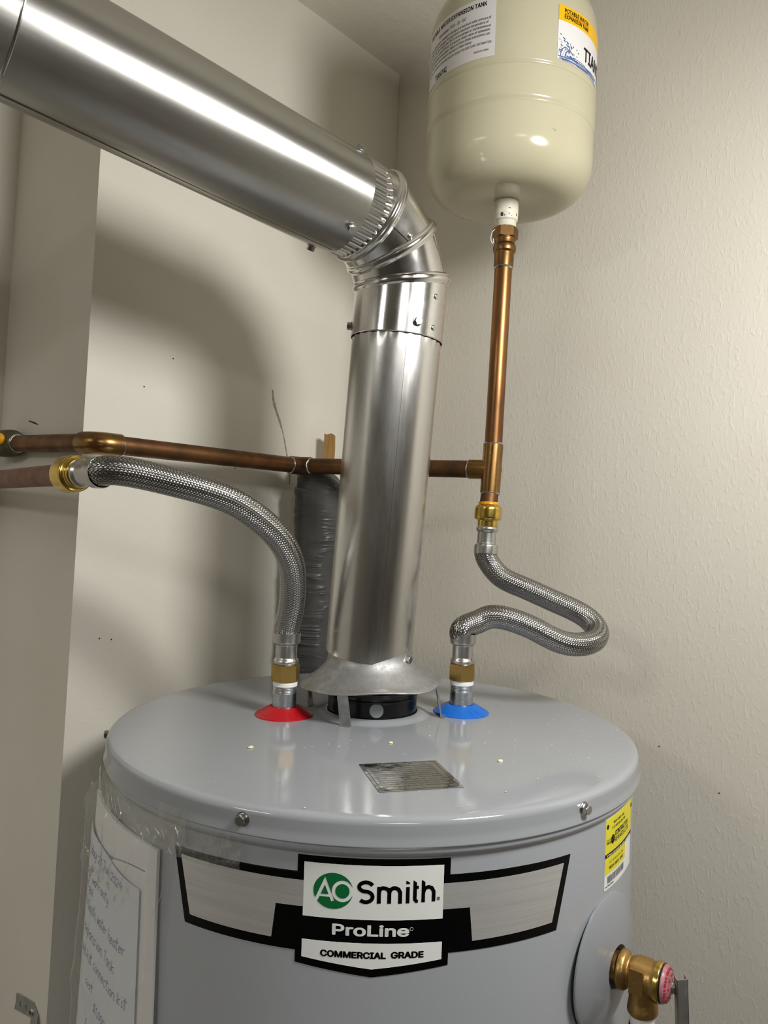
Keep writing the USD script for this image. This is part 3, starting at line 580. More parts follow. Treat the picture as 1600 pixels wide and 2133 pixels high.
cold = thing('copper_pipe', CB, 'brown copper pipe along the wall with a tee under the cream tank', 'pipe')
part(cold, 'pipe', cyl(CA + unit(CB - CA) * .02, CB - unit(CB - CA) * .012, RP), 'copper_dark')
part(cold, 'pipe', cyl(CB + unit(TEE - CB) * .012, TEE - unit(TEE - CB) * .024, RP), 'copper_dark')
part(cold, 'pipe', cyl(TEE + unit(TOP - TEE) * .028, TOP - unit(TOP - TEE) * .046, RP), 'copper')
part(cold, 'pipe', cyl(TEE + unit(BOT - TEE) * .026, V(-.1728, -.3441, 1.668), RP), 'copper_dark')
part(cold, 'pipe', cyl(CA + unit(CL - CA) * .02, V(-.5518, .158, 1.723), RP), 'copper_dark')
def bend(a, c, b, r, leg, rad=.017, lip=.0012):
    # a soldered elbow: sockets towards a and b, rounded at c
    u, w = unit(a - c), unit(b - c); P_ = [c + u * leg] + [c + u * (rad * (1 - t)) ** 1 * 1. * (1 - t) + w * rad * t * t for t in np.linspace(0, 1, 14)] + [c + w * leg]
    P_ = spline([c + u * leg, c + u * (leg + rad) / 2] + [(1 - t) ** 2 * (c + u * rad) + 2 * t * (1 - t) * c + t * t * (c + w * rad) for t in np.linspace(0, 1, 9)] + [c + w * (leg + rad) / 2, c + w * leg], .0015)
    return sweep(P_, r, 40)
part(cold, 'elbow', bend(CL, CA, CB, .0134, .030, .020), 'copper_fitting', label='elbow turning round the wall corner')
part(cold, 'elbow', bend(CA, CB, TEE, .0128, .0185, .012), 'copper_dark')
part(cold, 'tee', [cyl(TEE - unit(TEE - BOT) * .030, TEE + unit(TOP - TEE) * .032, .0125), cyl(TEE, TEE + unit(CB - TEE) * .030, .0124), trimesh.creation.icosphere(3, .0128, ).apply_translation(TEE)], 'copper_fitting')
for o_, d_ in ((TEE + unit(TOP - TEE) * .0325, TOP - TEE), (TEE - unit(TEE - BOT) * .0305, BOT - TEE), (TEE + unit(CB - TEE) * .0305, CB - TEE), (CB + unit(CA - CB) * .0190, CA - CB), (CB + unit(TEE - CB) * .0190, TEE - CB), (CA + unit(CB - CA) * .0305, CB - CA), (TOP + unit(TEE - TOP) * .0450, TEE - TOP)):
    ring_of_solder(cold, o_, d_)
AF = Frame(TOP, TOP - TEE, RT)                                   # adapter at the top of the riser
part(cold, 'adapter', [lathe(rounded([(0, -.0445), (.0124, -.0445), (.0124, -.0265), (.0143, -.0240), (.0147, -.0200), (.0143, -.0165), (.0130, -.0145), (.0130, -.0100), (.0140, -.0070), (.0140, -.005), (0, -.005)], .0009), AF, 64), hexnut(AF, .0285, -.0075, .0065)], 'copper_fitting', label='hexagonal copper adapter below the tank')
part(cold, 'tape_thread', sweep(spline([AF((-.0140, -.004, .003))[0], AF((-.0175, -.004, -.001))[0], AF((-.0185, -.003, -.0095))[0], AF((-.0165, -.003, -.0145))[0], AF((-.0150, -.003, -.008))[0]], .001), .0005, 8), 'thread_seal')
# hot pipe
HA, HB = V(-.5815, .258, 1.6705), V(-.6283, -.160, 1.6652)
hot = thing('copper_pipe', HB, 'dull reddish copper pipe running into the brass ring of the left braided hose', 'pipe')
part(hot, 'pipe', cyl(HA, HB + unit(HA - HB) * -.005, RP), 'copper_dull')
part(hot, 'seam_ridge', [cyl(HA + V(-.0085, 0, .0066), HB + V(-.0085, 0, .0066), .0011, 10)], 'copper_dull')

# shut-off valve at the left end
sv = thing('ball_valve', (-.5525, .19, 1.726), 'bronze shut-off valve with yellow grip at the left end of the copper pipe', 'valve')
q = Frame(V(-.5520, .1515, 1.7230), CL - CA, (0, 0, 1))
part(sv, 'body', lathe(rounded([(0, 0), (.0138, 0), (.0142, .005), (.0150, .009), (.0180, .016), (.0188, .026), (.0188, .042), (.0180, .052), (.0150, .058), (.0138, .062), (.0138, .070), (0, .070)], .002), q, 48), 'valve_bronze')
ring_of_solder(sv, q.o, -q.z, .0122)
stem = Frame(q((0, 0, .034))[0], V(-1, -.1, .02), q.z)
part(sv, 'stem', lathe([(.007, .012), (.007, .026), (.005, .028), (.005, .034), (0, .034)], stem, 24), 'valve_bronze')
hl = part(sv, 'handle', [stem.put(bar((-.012, -.006, .029), (.030, .006, .031)))], 'strap_steel')
gp = trimesh.creation.capsule(height=.06, radius=.0085, count=[16, 16]); gp.apply_transform(trimesh.transformations.rotation_matrix(PI / 2, (0, 1, 0))); gp.vertices *= (1, 1, .7); gp.vertices += (-.003, 0, .0)
gp = trimesh.creation.capsule(height=.05, radius=.0080, count=[16, 16]); gp.vertices *= (1, .75, 1)
part(hl, 'grip', Frame(V(-.5870, .1860, 1.7290), V(-.60, .72, .05), (0, 0, 1)).put(gp), 'yellow_grip', label='yellow plastic grip')

# ------------------------------------------------------------------ braided hoses
def braid(P, R, n=30, w=.00185):
    T, N, B = frames(P); L = np.r_[0, np.cumsum(np.linalg.norm(np.diff(P, axis=0), axis=1))]; pitch = 2 * PI * R * 1.05; dc = pitch / (2 * n); out_v, out_f, base = [], [], 0
    t = np.linspace(-.5, .5, 3)
    for sg in (1, -1):
        for i in range(n):
            c = L / dc; a = 2 * PI * i / n + sg * 2 * PI * L / pitch
            x = (2 * i + c) if sg > 0 else (2 * i - c)
            hgt = sg * .00038 * np.clip(1.6 * np.cos(PI / 2 * x - PI / 4), -1, 1)
            rr = R + hgt
            rad = N * np.cos(a)[:, None] + B * np.sin(a)[:, None]; tan = -N * np.sin(a)[:, None] + B * np.cos(a)[:, None]
            across = unit_rows(tan * .724 - sg * T * .69)
            v = P[:, None] + rad[:, None] * (rr[:, None, None] + (.00022 * (1 - (2 * t) ** 2))[None, :, None]) + across[:, None] * (t * w)[None, :, None]
            g = grid_mesh(v, wrap_u=False, flip=False); out_v.append(g.vertices); out_f.append(g.faces + base); base += len(g.vertices)
    return trimesh.Trimesh(np.concatenate(out_v), np.concatenate(out_f), process=False)
def unit_rows(v): return v / np.linalg.norm(v, axis=-1, keepdims=True)
def hose(t, pts, R):
    P = spline(pts, .0006)
    part(t, 'core', sweep(P, R - .0011, 24), 'hose_core', label='dark rubber under the braid')
    part(t, 'braid', braid(P, R), 'braid_steel', smooth=True, label='woven stainless braid', kind='stuff')
ferr = lambda L=.0545: [(0, 0), (.0128, 0), (.0135, .0008), (.0140, .0026), (.0136, .0046), (.0121, .0066), (.0119, .0080), (.0119, L * .58), (.0122, L * .62), (.0146, L * .68), (.0150, L * .73), (.0151, L), (.0143, L), (.0142, L * .76), (0, L * .75)]
def nut_end(t, f):
    # hexagon nut and pressed ferrule standing on a nipple frame f; returns the place where the hose leaves
    g = Frame(f((0, 0, .0372))[0], f.z, V(.9, -.45, 0))
    part(t, 'nut', hexnut(g, .0278, 0, .0188), 'brass_nut', label='hexagonal brass nut')
    h = Frame(g((0, 0, .0186))[0], g.z, RT)
    part(t, 'ferrule', lathe(ferr(.0345), h, 64), 'ferrule'); return h((0, 0, .0345))[0], h.z
hh = thing('braided_hose', RED.o + RED.z * .037, 'braided steel hose from the red rosette to the brass ring on the left', 'hose')
e, d = nut_end(hh, RED)
BR = Frame(V(-.6282, -.1640, 1.6652), unit(V(-.005, -1, .01)), (0, 0, 1))
part(hh, 'push_fitting', lathe(rounded([(.0112, -.008), (.0160, -.008), (.0178, -.006), (.0182, -.003), (.0182, .012), (.0176, .0150), (.0150, .0160), (.0142, .0180), (.0142, .0235), (0, .0235)], .0012), BR, 96), 'brass_bright', label='bright brass push fitting')
FB = Frame(BR((0, 0, .0225))[0], BR.z + V(.12, 0, 0), (0, 0, 1))
part(hh, 'ferrule', lathe(ferr(.034), FB, 64), 'ferrule')
o2 = FB((0, 0, .026))[0]
hose(hh, [FB((0, 0, .029))[0], (-.6163, -.2315, 1.6680), (-.5923, -.2420, 1.6655), (-.5665, -.2534, 1.6607), (-.5377, -.2637, 1.6546), (-.5084, -.2715, 1.6454), (-.4769, -.2753, 1.6289), (-.4514, -.2760, 1.6101), (-.4323, -.2720, 1.5877), (-.4215, -.2650, 1.5641), (-.4152, -.2567, 1.5346), e + d * .008, e - d * .006], .0136)
ch = thing('braided_hose', BLU.o + BLU.z * .037, 'looped braided steel hose between the blue rosette and the copper tee', 'hose')
e, d = nut_end(ch, BLU)
CF = Frame(V(-.1728, -.3441, 1.6690), V(-.03, 0, -1), RT)
part(ch, 'push_fitting', lathe(rounded([(.0112, 0), (.0124, 0), (.0126, .0030), (.0150, .0042), (.0166, .0062), (.0170, .0085), (.0170, .0195), (.0164, .0215), (.0130, .0225), (.0127, .0240), (.0127, .0310), (0, .0310)], .0010), CF, 80), 'brass_bright', label='bright brass push fitting')
part(ch, 'fitting_collar', lathe([(.0119, -.0005), (.0124, -.0005), (.0126, .0024), (.0119, .003)], CF, 48), 'yellow_grip', label='yellow release collar')
FC = Frame(CF((0, 0, .0308))[0], CF.z, RT)
part(ch, 'ferrule', lathe(ferr(.0335), FC, 64), 'ferrule')
o2 = FC((0, 0, .027))[0]
hose(ch, [o2, FC((0, 0, .036))[0], (-.1700, -.3495, 1.5900), (-.1638, -.3625, 1.5762), (-.1509, -.3848, 1.5655), (-.1330, -.4125, 1.5526), (-.1198, -.4352, 1.5424), (-.1113, -.4528, 1.5321), (-.1141, -.4667, 1.5198), (-.1312, -.4726, 1.5095), (-.1499, -.4666, 1.5049), (-.1669, -.4555, 1.5058), (-.1819, -.4425, 1.5124), (-.1952, -.4286, 1.5215), (-.2074, -.4141, 1.5283), (-.2192, -.3999, 1.5324), (-.2276, -.3877, 1.5315), (-.2358, -.3789, 1.5258), e + d * .006, e - d * .006], .0131)

# ------------------------------------------------------------------ expansion tank
TB = V(-.1666, -.3493, 2.0497); TF = Frame(TB, V(-.035, -.025, 1.), (1, 0, .035)); TT0, TR = -2.524425935, .105
tank = thing('expansion_tank', TB, 'cream enamelled expansion tank hanging upside down with two printed labels', 'tank')
prof = [(0, .0060), (.017, .0056), (.030, .0045), (.045, .0032), (.060, .0024), (.072, .0036), (.082, .0072), (.0905, .0130), (.0970, .0205), (.1015, .0290), (.1040, .0375), (.1050, .0470), (.1050, .0790), (.1048, .0806), (.1036, .0822), (.1034, .0832), (.1046, .0850), (.1056, .0868), (.1060, .0890), (.1060, .1215), (.1056, .1235), (.1042, .1248), (.1040, .1256), (.1052, .1272), (.1060, .1290), (.1054, .1308), (.1050, .1330), (.1050, .2010), (.1040, .2150), (.1010, .2260), (.0960, .2360), (.0880, .2450), (.0760, .2520), (.055, .2580), (.03, .2610), (0, .2620)]
pp = np.array(prof); ss = np.r_[0, np.cumsum(np.linalg.norm(np.diff(pp, axis=0), axis=1))]
part(tank, 'shell', lathe(pp, TF, 192), 'tank_enamel', smooth=60)
nk = part(tank, 'neck', lathe(rounded([(.0145, .012), (.0145, .006), (.0155, .0045), (.0155, -.0115), (.0152, -.0130), (.0150, -.0190), (.0132, -.0205)] + sum([[(.0134, -.0205 - .0016 * k), (.0126, -.0213 - .0016 * k)] for k in range(6)], []) + [(.0126, -.034), (0, -.034)], .0004)[::-1], TF, 64), 'fitting_paint', label='white painted threaded neck')
for a_, z_, w_, h_ in ((-118, -.0150, .0022, .0032), (-114, -.0160, .0010, .0022), (-84, -.0075, .0012, .0008), (-78, -.0078, .0012, .0006), (-88, -.0120, .0018, .0006), (-84, -.0145, .0006, .0018), (-104, -.0165, .0006, .0014), (-72, -.0170, .0010, .0004), (-40, -.014, .001, .002)):
    # chips in the paint of the neck
    a = math.radians(a_); f = Frame(TF.o, TF.z, RT); e = f.x * math.cos(a) + f.y * math.sin(a); c = lathe([(.9, -.0001), (.75, .00012), (0, .00012)], Frame((0, 0, 0), (0, 0, 1)), 9); c.vertices *= (w_, h_, 1)
    r_ = .0155 if z_ > -.012 else .0152
    part(nk, 'paint_chip', Frame(f.o + e * r_ + f.z * z_, e, np.cross(f.z, e)).put(c), 'speck_dark', smooth=False)
lab = part(tank, 'warning_label', sticker(sbox(-.1420, .1332, -.0228, .2030), TF, TR, TT0, .0004, .0003), 'label_lilac', label='pale printed text label')
wl = [text_fit('POTABLE WATER EXPANSION TANK', -.1320, -.0335, .1930, .1985, True, .006), text_line('Model Number  TTE19 - 2G - 3/4"', -.108, .1838, .0036, False, .048)]
for i, t_ in enumerate(['This tank is designed and intended for storage at a maximum water pressure of', '150 psig (10 bar) precharged (30 psig) and a maximum temperature of', '210 F (99 C) for POTABLE WATER or at sustained or instantaneous', 'pressure higher is DANGEROUS. A pressure relief valve of adequate', 'size must be installed in the system. Failure to follow these instructions can', 'cause tank failure and result in serious or fatal injury.']):
    wl.append(text_line(t_, -.1370, .1772 - i * .0046, .0030, False, {0: .109, 1: .106, 2: .109, 3: .108, 4: .108, 5: .086}[i]))
wl += [text_line('SEE INSTALLATION INSTRUCTIONS ENCLOSED IN THE BOX FOR ADDITIONAL INFORMATION', -.1370, .1488, .0026, False, .110), text_line('MADE IN CHINA', -.0478, .1405, .0022, False, .018), text_line('TIANTAI', -.1155, .1352, .0062, True, .0265)]
wl = trimesh.util.concatenate(wl); wl = trimesh.Trimesh(*trimesh.remesh.subdivide_to_size(wl.vertices, wl.faces, .008, max_iter=10), process=False)
letters(lab, wl, 'print_black', .0006, TF, TR, TT0)
lb2 = part(tank, 'brand_label', sticker(sbox(.0512, .1330, .1700, .1962), TF, TR, TT0, .0004, .0003), 'label_white', label='white label with yellow band and water splash')
part(lb2, 'yellow_band', sticker(sbox(.0512, .1785, .1700, .1962), TF, TR, TT0, .0006), 'label_yellow')
for bl in (text_line('POTABLE WATER', .0590, .1886, .0044, True, .0420), text_line('EXPANSION TANK', .0590, .1818, .0044, True, .0430), text_fit('TIANTAI', .0935, .1640, .1450, .1612, True)):
    letters(lb2, trimesh.Trimesh(*trimesh.remesh.subdivide_to_size(bl.vertices, bl.faces, .006, max_iter=10), process=False), 'print_black', .0008, TF, TR, TT0)
part(lb2, 'rule', sticker(sbox(.0590, .1872, .1010, .1877), TF, TR, TT0, .0008), 'rule_orange')
r2 = np.random.default_rng(3); drops, streaks, pale = [], [], []
for k in range(46):
    x, y = .0530 + .032 * r2.beta(1.2, 2), .1395 + .028 * r2.beta(1.5, 2.2); y = max(y - .35 * (x - .053), .1372)
    drops.append(affinity.rotate(affinity.scale(Point(x, y).buffer(.0004 + .0008 * r2.uniform(), quad_segs=3), 1 + 1.6 * r2.uniform(), .6), r2.uniform(-70, 10)))
for k in range(16):
    y0 = .1335 + .0065 * r2.uniform(); x0 = .0516 + .02 * r2.uniform(); xs = np.linspace(x0, min(x0 + .03 + .05 * r2.uniform(), .148), 9)
    q = LineString(np.c_[xs, y0 + .0016 * np.sin((xs - .05) * 90 + k) * r2.uniform() - .03 * (xs - x0) * (y0 - .1335) * 8]).buffer(.00025 + .0004 * r2.uniform(), quad_segs=2)
    (streaks if k % 2 else pale).append(q)
for k in range(5):
    x0, y0 = .0525 + .003 * k, .1375; q = [(x0, y0), (x0 + .003, y0 + .010 - .001 * k), (x0 + .008 - .0005 * k, y0 + .0125 - .0012 * k), (x0 + .012, y0 + .006)]
    (streaks if k % 2 else pale).append(LineString(spline(np.c_[np.array(q), np.zeros(4)], .001)[:, :2]).buffer(.0005, quad_segs=2))
bx = sbox(.0513, .1331, .149, .177)
letters(lb2, poly_mesh(unary_union(pale).intersection(bx), .006), 'water_pale', .0006, TF, TR, TT0, name='water_splash')
letters(lb2, poly_mesh(unary_union(drops + streaks).intersection(bx), .006), 'water_blue', .0007, TF, TR, TT0, name='water_splash')
part(tank, 'scratch', wrap(poly_mesh(unary_union([affinity.rotate(affinity.scale(Point(.0515, .0518).buffer(.0016), 1.5, .35), -20), affinity.rotate(affinity.scale(Point(.0525, .0505).buffer(.0012), 1.3, .3), -10)])), TF, TR, TT0, .0002), 'scuff', smooth=False)

# ------------------------------------------------------------------ taped bundle and stick
B0, B1 = V(-.1985, -.0590, 1.7135), V(-.1860, -.0590, .02)
bundle = thing('taped_pipe', (B1[0], B1[1], 0), 'vertical pipe wrapped in wrinkled dark grey duct tape behind the vent pipe', 'pipe')
Lb = np.linalg.norm(B1 - B0); bf = Frame(B0, B1 - B0, RT); zz = np.concatenate([np.linspace(-.006, .36, 560), np.linspace(.365, Lb, 60)]); tt = np.linspace(0, 2 * PI, 128, endpoint=False)
ZZ, A_g = np.meshgrid(zz, tt, indexing='ij'); cc, sn = np.cos(A_g), np.sin(A_g)
base = .0348 + .0010 * np.sin(ZZ * 31) + .0010 * np.sin(2 * A_g + ZZ * 22)
wob = .006 * meshkit.noise(np.stack([cc * 1.1, sn * 1.1, ZZ * 14], -1), 5)
def creases(fz, amp, seed, sharp):
    w = meshkit.noise(np.stack([cc * .9, sn * .9, (ZZ + wob * 1.5 + .0035 * A_g / PI) * fz], -1), seed); return amp * (1 - np.abs(2 * w - 1)) ** sharp
mask = np.clip(meshkit.noise(np.stack([cc * 1.6, sn * 1.6, ZZ * 21], -1), 8) * 3.2 - 1.3, .05, 1)
lap = ((ZZ + .004 * A_g / PI + wob) / .036) % 1.0
rad_ = base + mask * (creases(95, .0020, 2, 5) + creases(190, .0009, 3, 5)) - .0022 * lap ** .6
top = np.clip((ZZ + .006) / .014, 0, 1); tilt = .012 * (1 - np.clip(ZZ / .05, 0, 1)) * cc + .004 * (1 - np.clip(ZZ / .05, 0, 1)) * np.sin(3 * A_g)
rad_ = rad_ * (.55 + .45 * np.sqrt(top))
Pb = np.stack([rad_ * cc, rad_ * sn, ZZ + tilt], -1); capr = np.zeros((1, 128, 3)); capr[..., 2] = -.004
g = grid_mesh(np.concatenate([capr, Pb])); part(bundle, 'tape_wrap', trimesh.Trimesh(bf(g.vertices), g.faces, process=False), 'duct_tape', smooth=50)
for z_, a_, h_ in ((.048, -50, .014), (.315, -70, .022), (.345, -78, .020)):
    q = np.linspace(-.3, .3, 9); zq = np.linspace(0, h_, 5); rr = .0378
    Pq = np.stack([np.stack([(rr + .0012 * np.sin(9 * q + z0 * 400)) * np.cos(q + math.radians(a_)), (rr + .0012 * np.sin(9 * q + z0 * 400)) * np.sin(q + math.radians(a_)), z_ + z0 + .006 * q], -1) for z0 in zq])
    g = grid_mesh(Pq, wrap_u=False); part(bundle, 'tape_flap', trimesh.Trimesh(bf(g.vertices), g.faces, process=False), 'duct_tape')
st = trimesh.creation.box(extents=(.0150, .0125, .10)); st = st.subdivide().subdivide(); st.vertices += np.c_[.0006 * np.sin(st.vertices[:, 2] * 80), 0 * st.vertices[:, 0], np.where(st.vertices[:, 2] > .045, .0012 * np.sin(st.vertices[:, 0] * 500), 0)]
single('wooden_stick', Frame(V(-.1535, -.0275, 1.7280), V(.012, 0, 1), (.55, -.83, 0)).put(st), 'wood', 'short square wooden stick standing up behind the copper pipe', 'stick', smooth=20)

# ------------------------------------------------------------------ relief valve
rv = thing('relief_valve', VF((0, 0, .281))[0], 'cast brass relief valve with a lever on the right side of the heater', 'valve')
R0 = .2815
ax = unit(vd + RT * .15)                                        # leans a little to the right
QF = Frame(VF((0, 0, R0))[0], ax, (0, 0, 1))
bd = [lathe(rounded([(0, -.02), (.0150, -.02), (.0150, .0), (.0185, .0005), (.0192, .0040), (.0186, .0085), (.0150, .0125), (.0146, .0140), (.0166, .0165), (.0172, .0200), (.0170, .0400), (.0185, .0440), (.0188, .0475), (0, .0475)], .0014), QF, 72)]
dn = Frame(QF((0, 0, .0285))[0], V(0, 0, -1), RT)
bd.append(lathe(rounded([(0, 0), (.0150, 0), (.0155, .012), (.0158, .022), (.0172, .0290), (.0174, .0330), (.0150, .0355), (0, .0355)], .0012), dn, 64))
bd.append(QF.put(bar((-.0115, -.0176, .0175), (.0115, .0176, .0335))))
def sc(mesh, kz=.70, k=.83):
    # brings the valve to its measured size about the seat
    mm = trimesh.util.concatenate(mesh) if isinstance(mesh, list) else mesh.copy(); v = mm.vertices - QF.o
    mm.vertices = QF.o + np.outer(v @ QF.x, QF.x) * k + np.outer(v @ QF.y, QF.y) * k + np.outer(v @ QF.z, QF.z) * kz; return mm
part_ = part
def part(parent, name, mesh, look, smooth=35, label=None, kind=None): return part_(parent, name, sc(mesh), look, smooth, label, kind)
body = part(rv, 'body', bd, 'brass_cast')
part(body, 'raised_plate', [Frame(QF((.001, -.0176, .026))[0], -QF.y, QF.x).put(bar((-.009, -.0055, 0), (.007, -.0040, .0012))), Frame(QF((.001, -.0176, .026))[0], -QF.y, QF.x).put(bar((-.009, .0040, 0), (.007, .0055, .0012))), Frame(QF((.001, -.0176, .026))[0], -QF.y, QF.x).put(bar((.0055, -.0055, 0), (.007, .0055, .0012)))], 'brass_cast', smooth=False)
part(rv, 'rim', lathe(rounded([(.0180, .0430), (.0192, .0440), (.0194, .0490), (.0186, .0505), (.0180, .0505)], .0006), QF, 72), 'brass_bright')
part(rv, 'gasket', lathe([(.0178, .0500), (.0184, .0503), (.0182, .0520), (.0172, .0520)], QF, 64), 'black_enamel')
cap = part(rv, 'cap', lathe(rounded([(.0176, .0515), (.0178, .0530), (.0165, .0560), (.0120, .0592), (.0070, .0608), (.0068, .0612), (0, .0612)], .0008), QF, 72), 'cap_pink', label='pink and red printed cap')
seg = []
for k in range(26):
    a = 2 * PI * k / 26; r_ = .0150; fq = Frame(QF((r_ * math.cos(a), r_ * math.sin(a), .0576 - .0002))[0], QF.z + (QF.x * math.cos(a) + QF.y * math.sin(a)) * .75, QF.x * math.cos(a) + QF.y * math.sin(a))
    seg.append(fq.put(bar((-.0012, -.0006 - .0006 * (k % 3), 0), (.0012, .0006 + .0004 * (k % 2), .0004))))
    if k % 3 == 0:
        fq = Frame(QF((.0105 * math.cos(a), .0105 * math.sin(a), .0600))[0], QF.z + (QF.x * math.cos(a) + QF.y * math.sin(a)) * .5, QF.x * math.cos(a) + QF.y * math.sin(a)); seg.append(fq.put(bar((-.0010, -.0008, 0), (.0010, .0008, .0004))))
part(cap, 'printing', seg, 'cap_red', smooth=False)
part(rv, 'stem', lathe(rounded([(0, .060), (.0052, .060), (.0060, .0615), (.0055, .0650), (.0030, .0660), (.0030, .0730), (0, .0730)], .0005), QF, 32), 'ferrule')
LF = Frame(QF((.012, 0, .0705))[0], V(.10, -.02, -1), RT)          # lever: a channel hanging down
w_, d_, t_, Lv = .0062, .0050, .0011, .085
lv = [LF.put(bar((-w_, -d_, 0), (-w_ + t_, d_, Lv))), LF.put(bar((w_ - t_, -d_, 0), (w_, d_, Lv))), LF.put(bar((-w_, d_ - t_, 0), (w_, d_, Lv)))]
lever = part(rv, 'lever', lv, 'strap_steel', smooth=False)
part(lever, 'pin', lathe([(0, -.0074), (.0014, -.0074), (.0014, .0074), (0, .0074)], Frame(LF((0, -.001, .014))[0], LF.x), 16), 'screw_metal')
part(rv, 'outlet_thread', lathe([(0, .034)] + sum([[(.0140, .0350 + .0016 * k), (.0132, .0358 + .0016 * k)] for k in range(7)], []) + [(0, .047)], dn, 48), 'thread_seal')
dp = part(rv, 'discharge_pipe', [lathe(rounded([(0, .0445), (.0145, .0445), (.0150, .047), (.0150, .064), (.0112, .066), (.0112, 1.10), (0, 1.10)], .001), dn, 48)], 'copper_dark')

part = part_
# ------------------------------------------------------------------ paper pouch taped to the jacket
def sheet(sR, sL, zf, zb, rad, n=40, k=30):
    # a curved sheet in heater terms: s from right to left, z from top to bottom, radius by function
    P_ = []
    for v in np.linspace(0, 1, k):
        row = []
        for u in np.linspace(0, 1, n):
            s = sR(v) + (sL(v) - sR(v)) * u; z = zf(u) + (zb(u) - zf(u)) * v; r = rad(u, v, z); a = TH + s / RB; row.append((r * math.cos(a), r * math.sin(a), z))
        P_.append(row)
    P_ = np.array(P_); return P_
def solid(P_, th):
    # thickness inwards; P_ rows x cols in heater coordinates
    d = P_.copy(); rr = np.linalg.norm(d[..., :2], axis=-1, keepdims=True); Q = P_.copy(); Q[..., :2] = d[..., :2] * (rr - th) / rr
    a = grid_mesh(P_, wrap_u=False); b = grid_mesh(Q, wrap_u=False); n = len(a.vertices); r, c = P_.shape[:2]; idx = np.arange(r * c).reshape(r, c)
    loop = np.r_[idx[0], idx[1:, -1], idx[-1, ::-1][1:], idx[::-1, 0][1:-1]]; nx = np.roll(loop, -1)
    f = np.r_[a.faces, b.faces[:, ::-1] + n, np.c_[loop, nx, nx + n], np.c_[loop, nx + n, loop + n]]
    mm = trimesh.Trimesh(np.r_[a.vertices, b.vertices], f, process=False); mm.vertices = HF(mm.vertices); mm.fix_normals(); return mm
bulge = lambda u, v: .0055 * u ** 1.3 + .011 * v * (.25 + .75 * u)
book_r = lambda u, v, z: RB + .0045 + bulge(u, v)
Pk = sheet(lambda v: -.1845 + .002 * v, lambda v: -.330 - .002 * v, lambda u: -.0535 + .006 * u, lambda u: -.34, book_r)
single('manual', solid(Pk, .0028), 'paper', 'folded white paper manual inside the clear pouch on the heater', 'booklet')
fold = sheet(lambda v: -.1860, lambda v: -.329, lambda u: -.0530 + .006 * u, lambda u: -.0880 + .004 * u, lambda u, v, z: RB + .0066 + .0014 * math.sin(PI * v) + bulge(u, (-.0535 - z) / .29))
bk = stage.GetPrimAtPath('/World/manual')
note_s = lambda v: -.2030 + .004 * v
note_r = lambda u, v, z: RB + .0068 + bulge(.13 + .87 * u, v * .92 + .08) + .0012 * math.sin(9 * u)
Pn = sheet(note_s, lambda v: -.333, lambda u: -.0900 + .012 * u, lambda u: -.335, note_r)
note = single('handwritten_note', solid(Pn, .0004), 'note_paper', 'bluish note with lines of blue handwriting in front of the white manual', 'note')
def sheet_map(mesh, off=.0006):
    # flat (s, z) drawing on to the note
    v = mesh.vertices; out = []
    for s, z, _ in v:
        vv = np.clip((z + .0900) / (-.335 + .0900), 0, 1); u = (s - note_s(vv)) / (-.333 - note_s(vv)); r = note_r(u, vv, z) + off; a = TH + s / RB; out.append((r * math.cos(a), r * math.sin(a), z))
    mm = mesh.copy(); mm.vertices = HF(np.array(out)); return mm
ink = [('Friday 21 Jun 2024', -.328, -.0990, .0068, .102), ('6 yr warranty', -.326, -.1220, .0068, .072), ('50 gal', -.326, -.1330, .0062, .030), ('A O Smith water heater', -.328, -.1490, .0080, .112), ('expansion Tank', -.318, -.1700, .0080, .086),
       ('and kit connection kit', -.322, -.1900, .0080, .112), ('cost', -.300, -.2110, .0062, .020), ('$1,000.00', -.276, -.2230, .0070, .046), ('from four season', -.294, -.2480, .0085, .082)]
ih = trimesh.util.concatenate([hand(t_, x_, y_, h_, w_, .00030) for t_, x_, y_, h_, w_ in ink])
part(note, 'handwriting', sheet_map(ih), 'ink_blue', smooth=False)
bline = LineString(np.c_[np.linspace(-.1990, -.262, 12), -.0745 - .010 * np.linspace(0, 1, 12) ** 2]).buffer(.00035)
def book_map(mesh, off=.0007):
    v = mesh.vertices; out = []
    for s, z, _ in v:
        vv = np.clip((z + .0535) / (-.34 + .0535), 0, 1); u = (s + .1845) / (-.1455); r = book_r(u, vv, z) + off; a = TH + s / RB; out.append((r * math.cos(a), r * math.sin(a), z))
    mm = mesh.copy(); mm.vertices = HF(np.array(out)); return mm
gr = [poly_mesh(bline, .004), text_line('Owner Manual and', -.300, -.0840, .0030, True, .045), text_line('Safety Instructions', -.300, -.0905, .0030, True, .052)]
part(bk, 'printing', book_map(trimesh.util.concatenate(gr)), 'ink_grey', smooth=False)
# the clear pouch round them and its strip of tape
r3 = np.random.default_rng(5); seed3 = lambda u, v: meshkit.fbm(np.array([u * 9, v * 14, 1.3]), 3, 6) - .5
def film_r(s, z):
    ub, vb = (s + .1845) / -.1455, (z + .0535) / -.2865
    k = np.clip((ub + .10) / .10, 0, 1) * np.clip((vb + .09) / .10, 0, 1); k = k * k * (3 - 2 * k)
    full = .0110 + bulge(np.clip(ub, 0, 1.06), np.clip(vb, 0, 1.1)) + .0052 * meshkit.fbm(np.array([ub * 7 + .7 * vb, vb * 9 - ub * 3, 1.3]), 3, 6) ** 2 + .0025 * (1 - abs(2 * meshkit.noise(np.array([ub * 5 - vb * 2, vb * 7, 4.1]), 3) - 1)) ** 6
    return RB + .0022 + (full - .0022) * k
pr_ = lambda u, v, z: film_r(-.166 - .010 * min(v * 3, 1) + (-.172 - .006 * v + .010 * min(v * 3, 1)) * u, z)
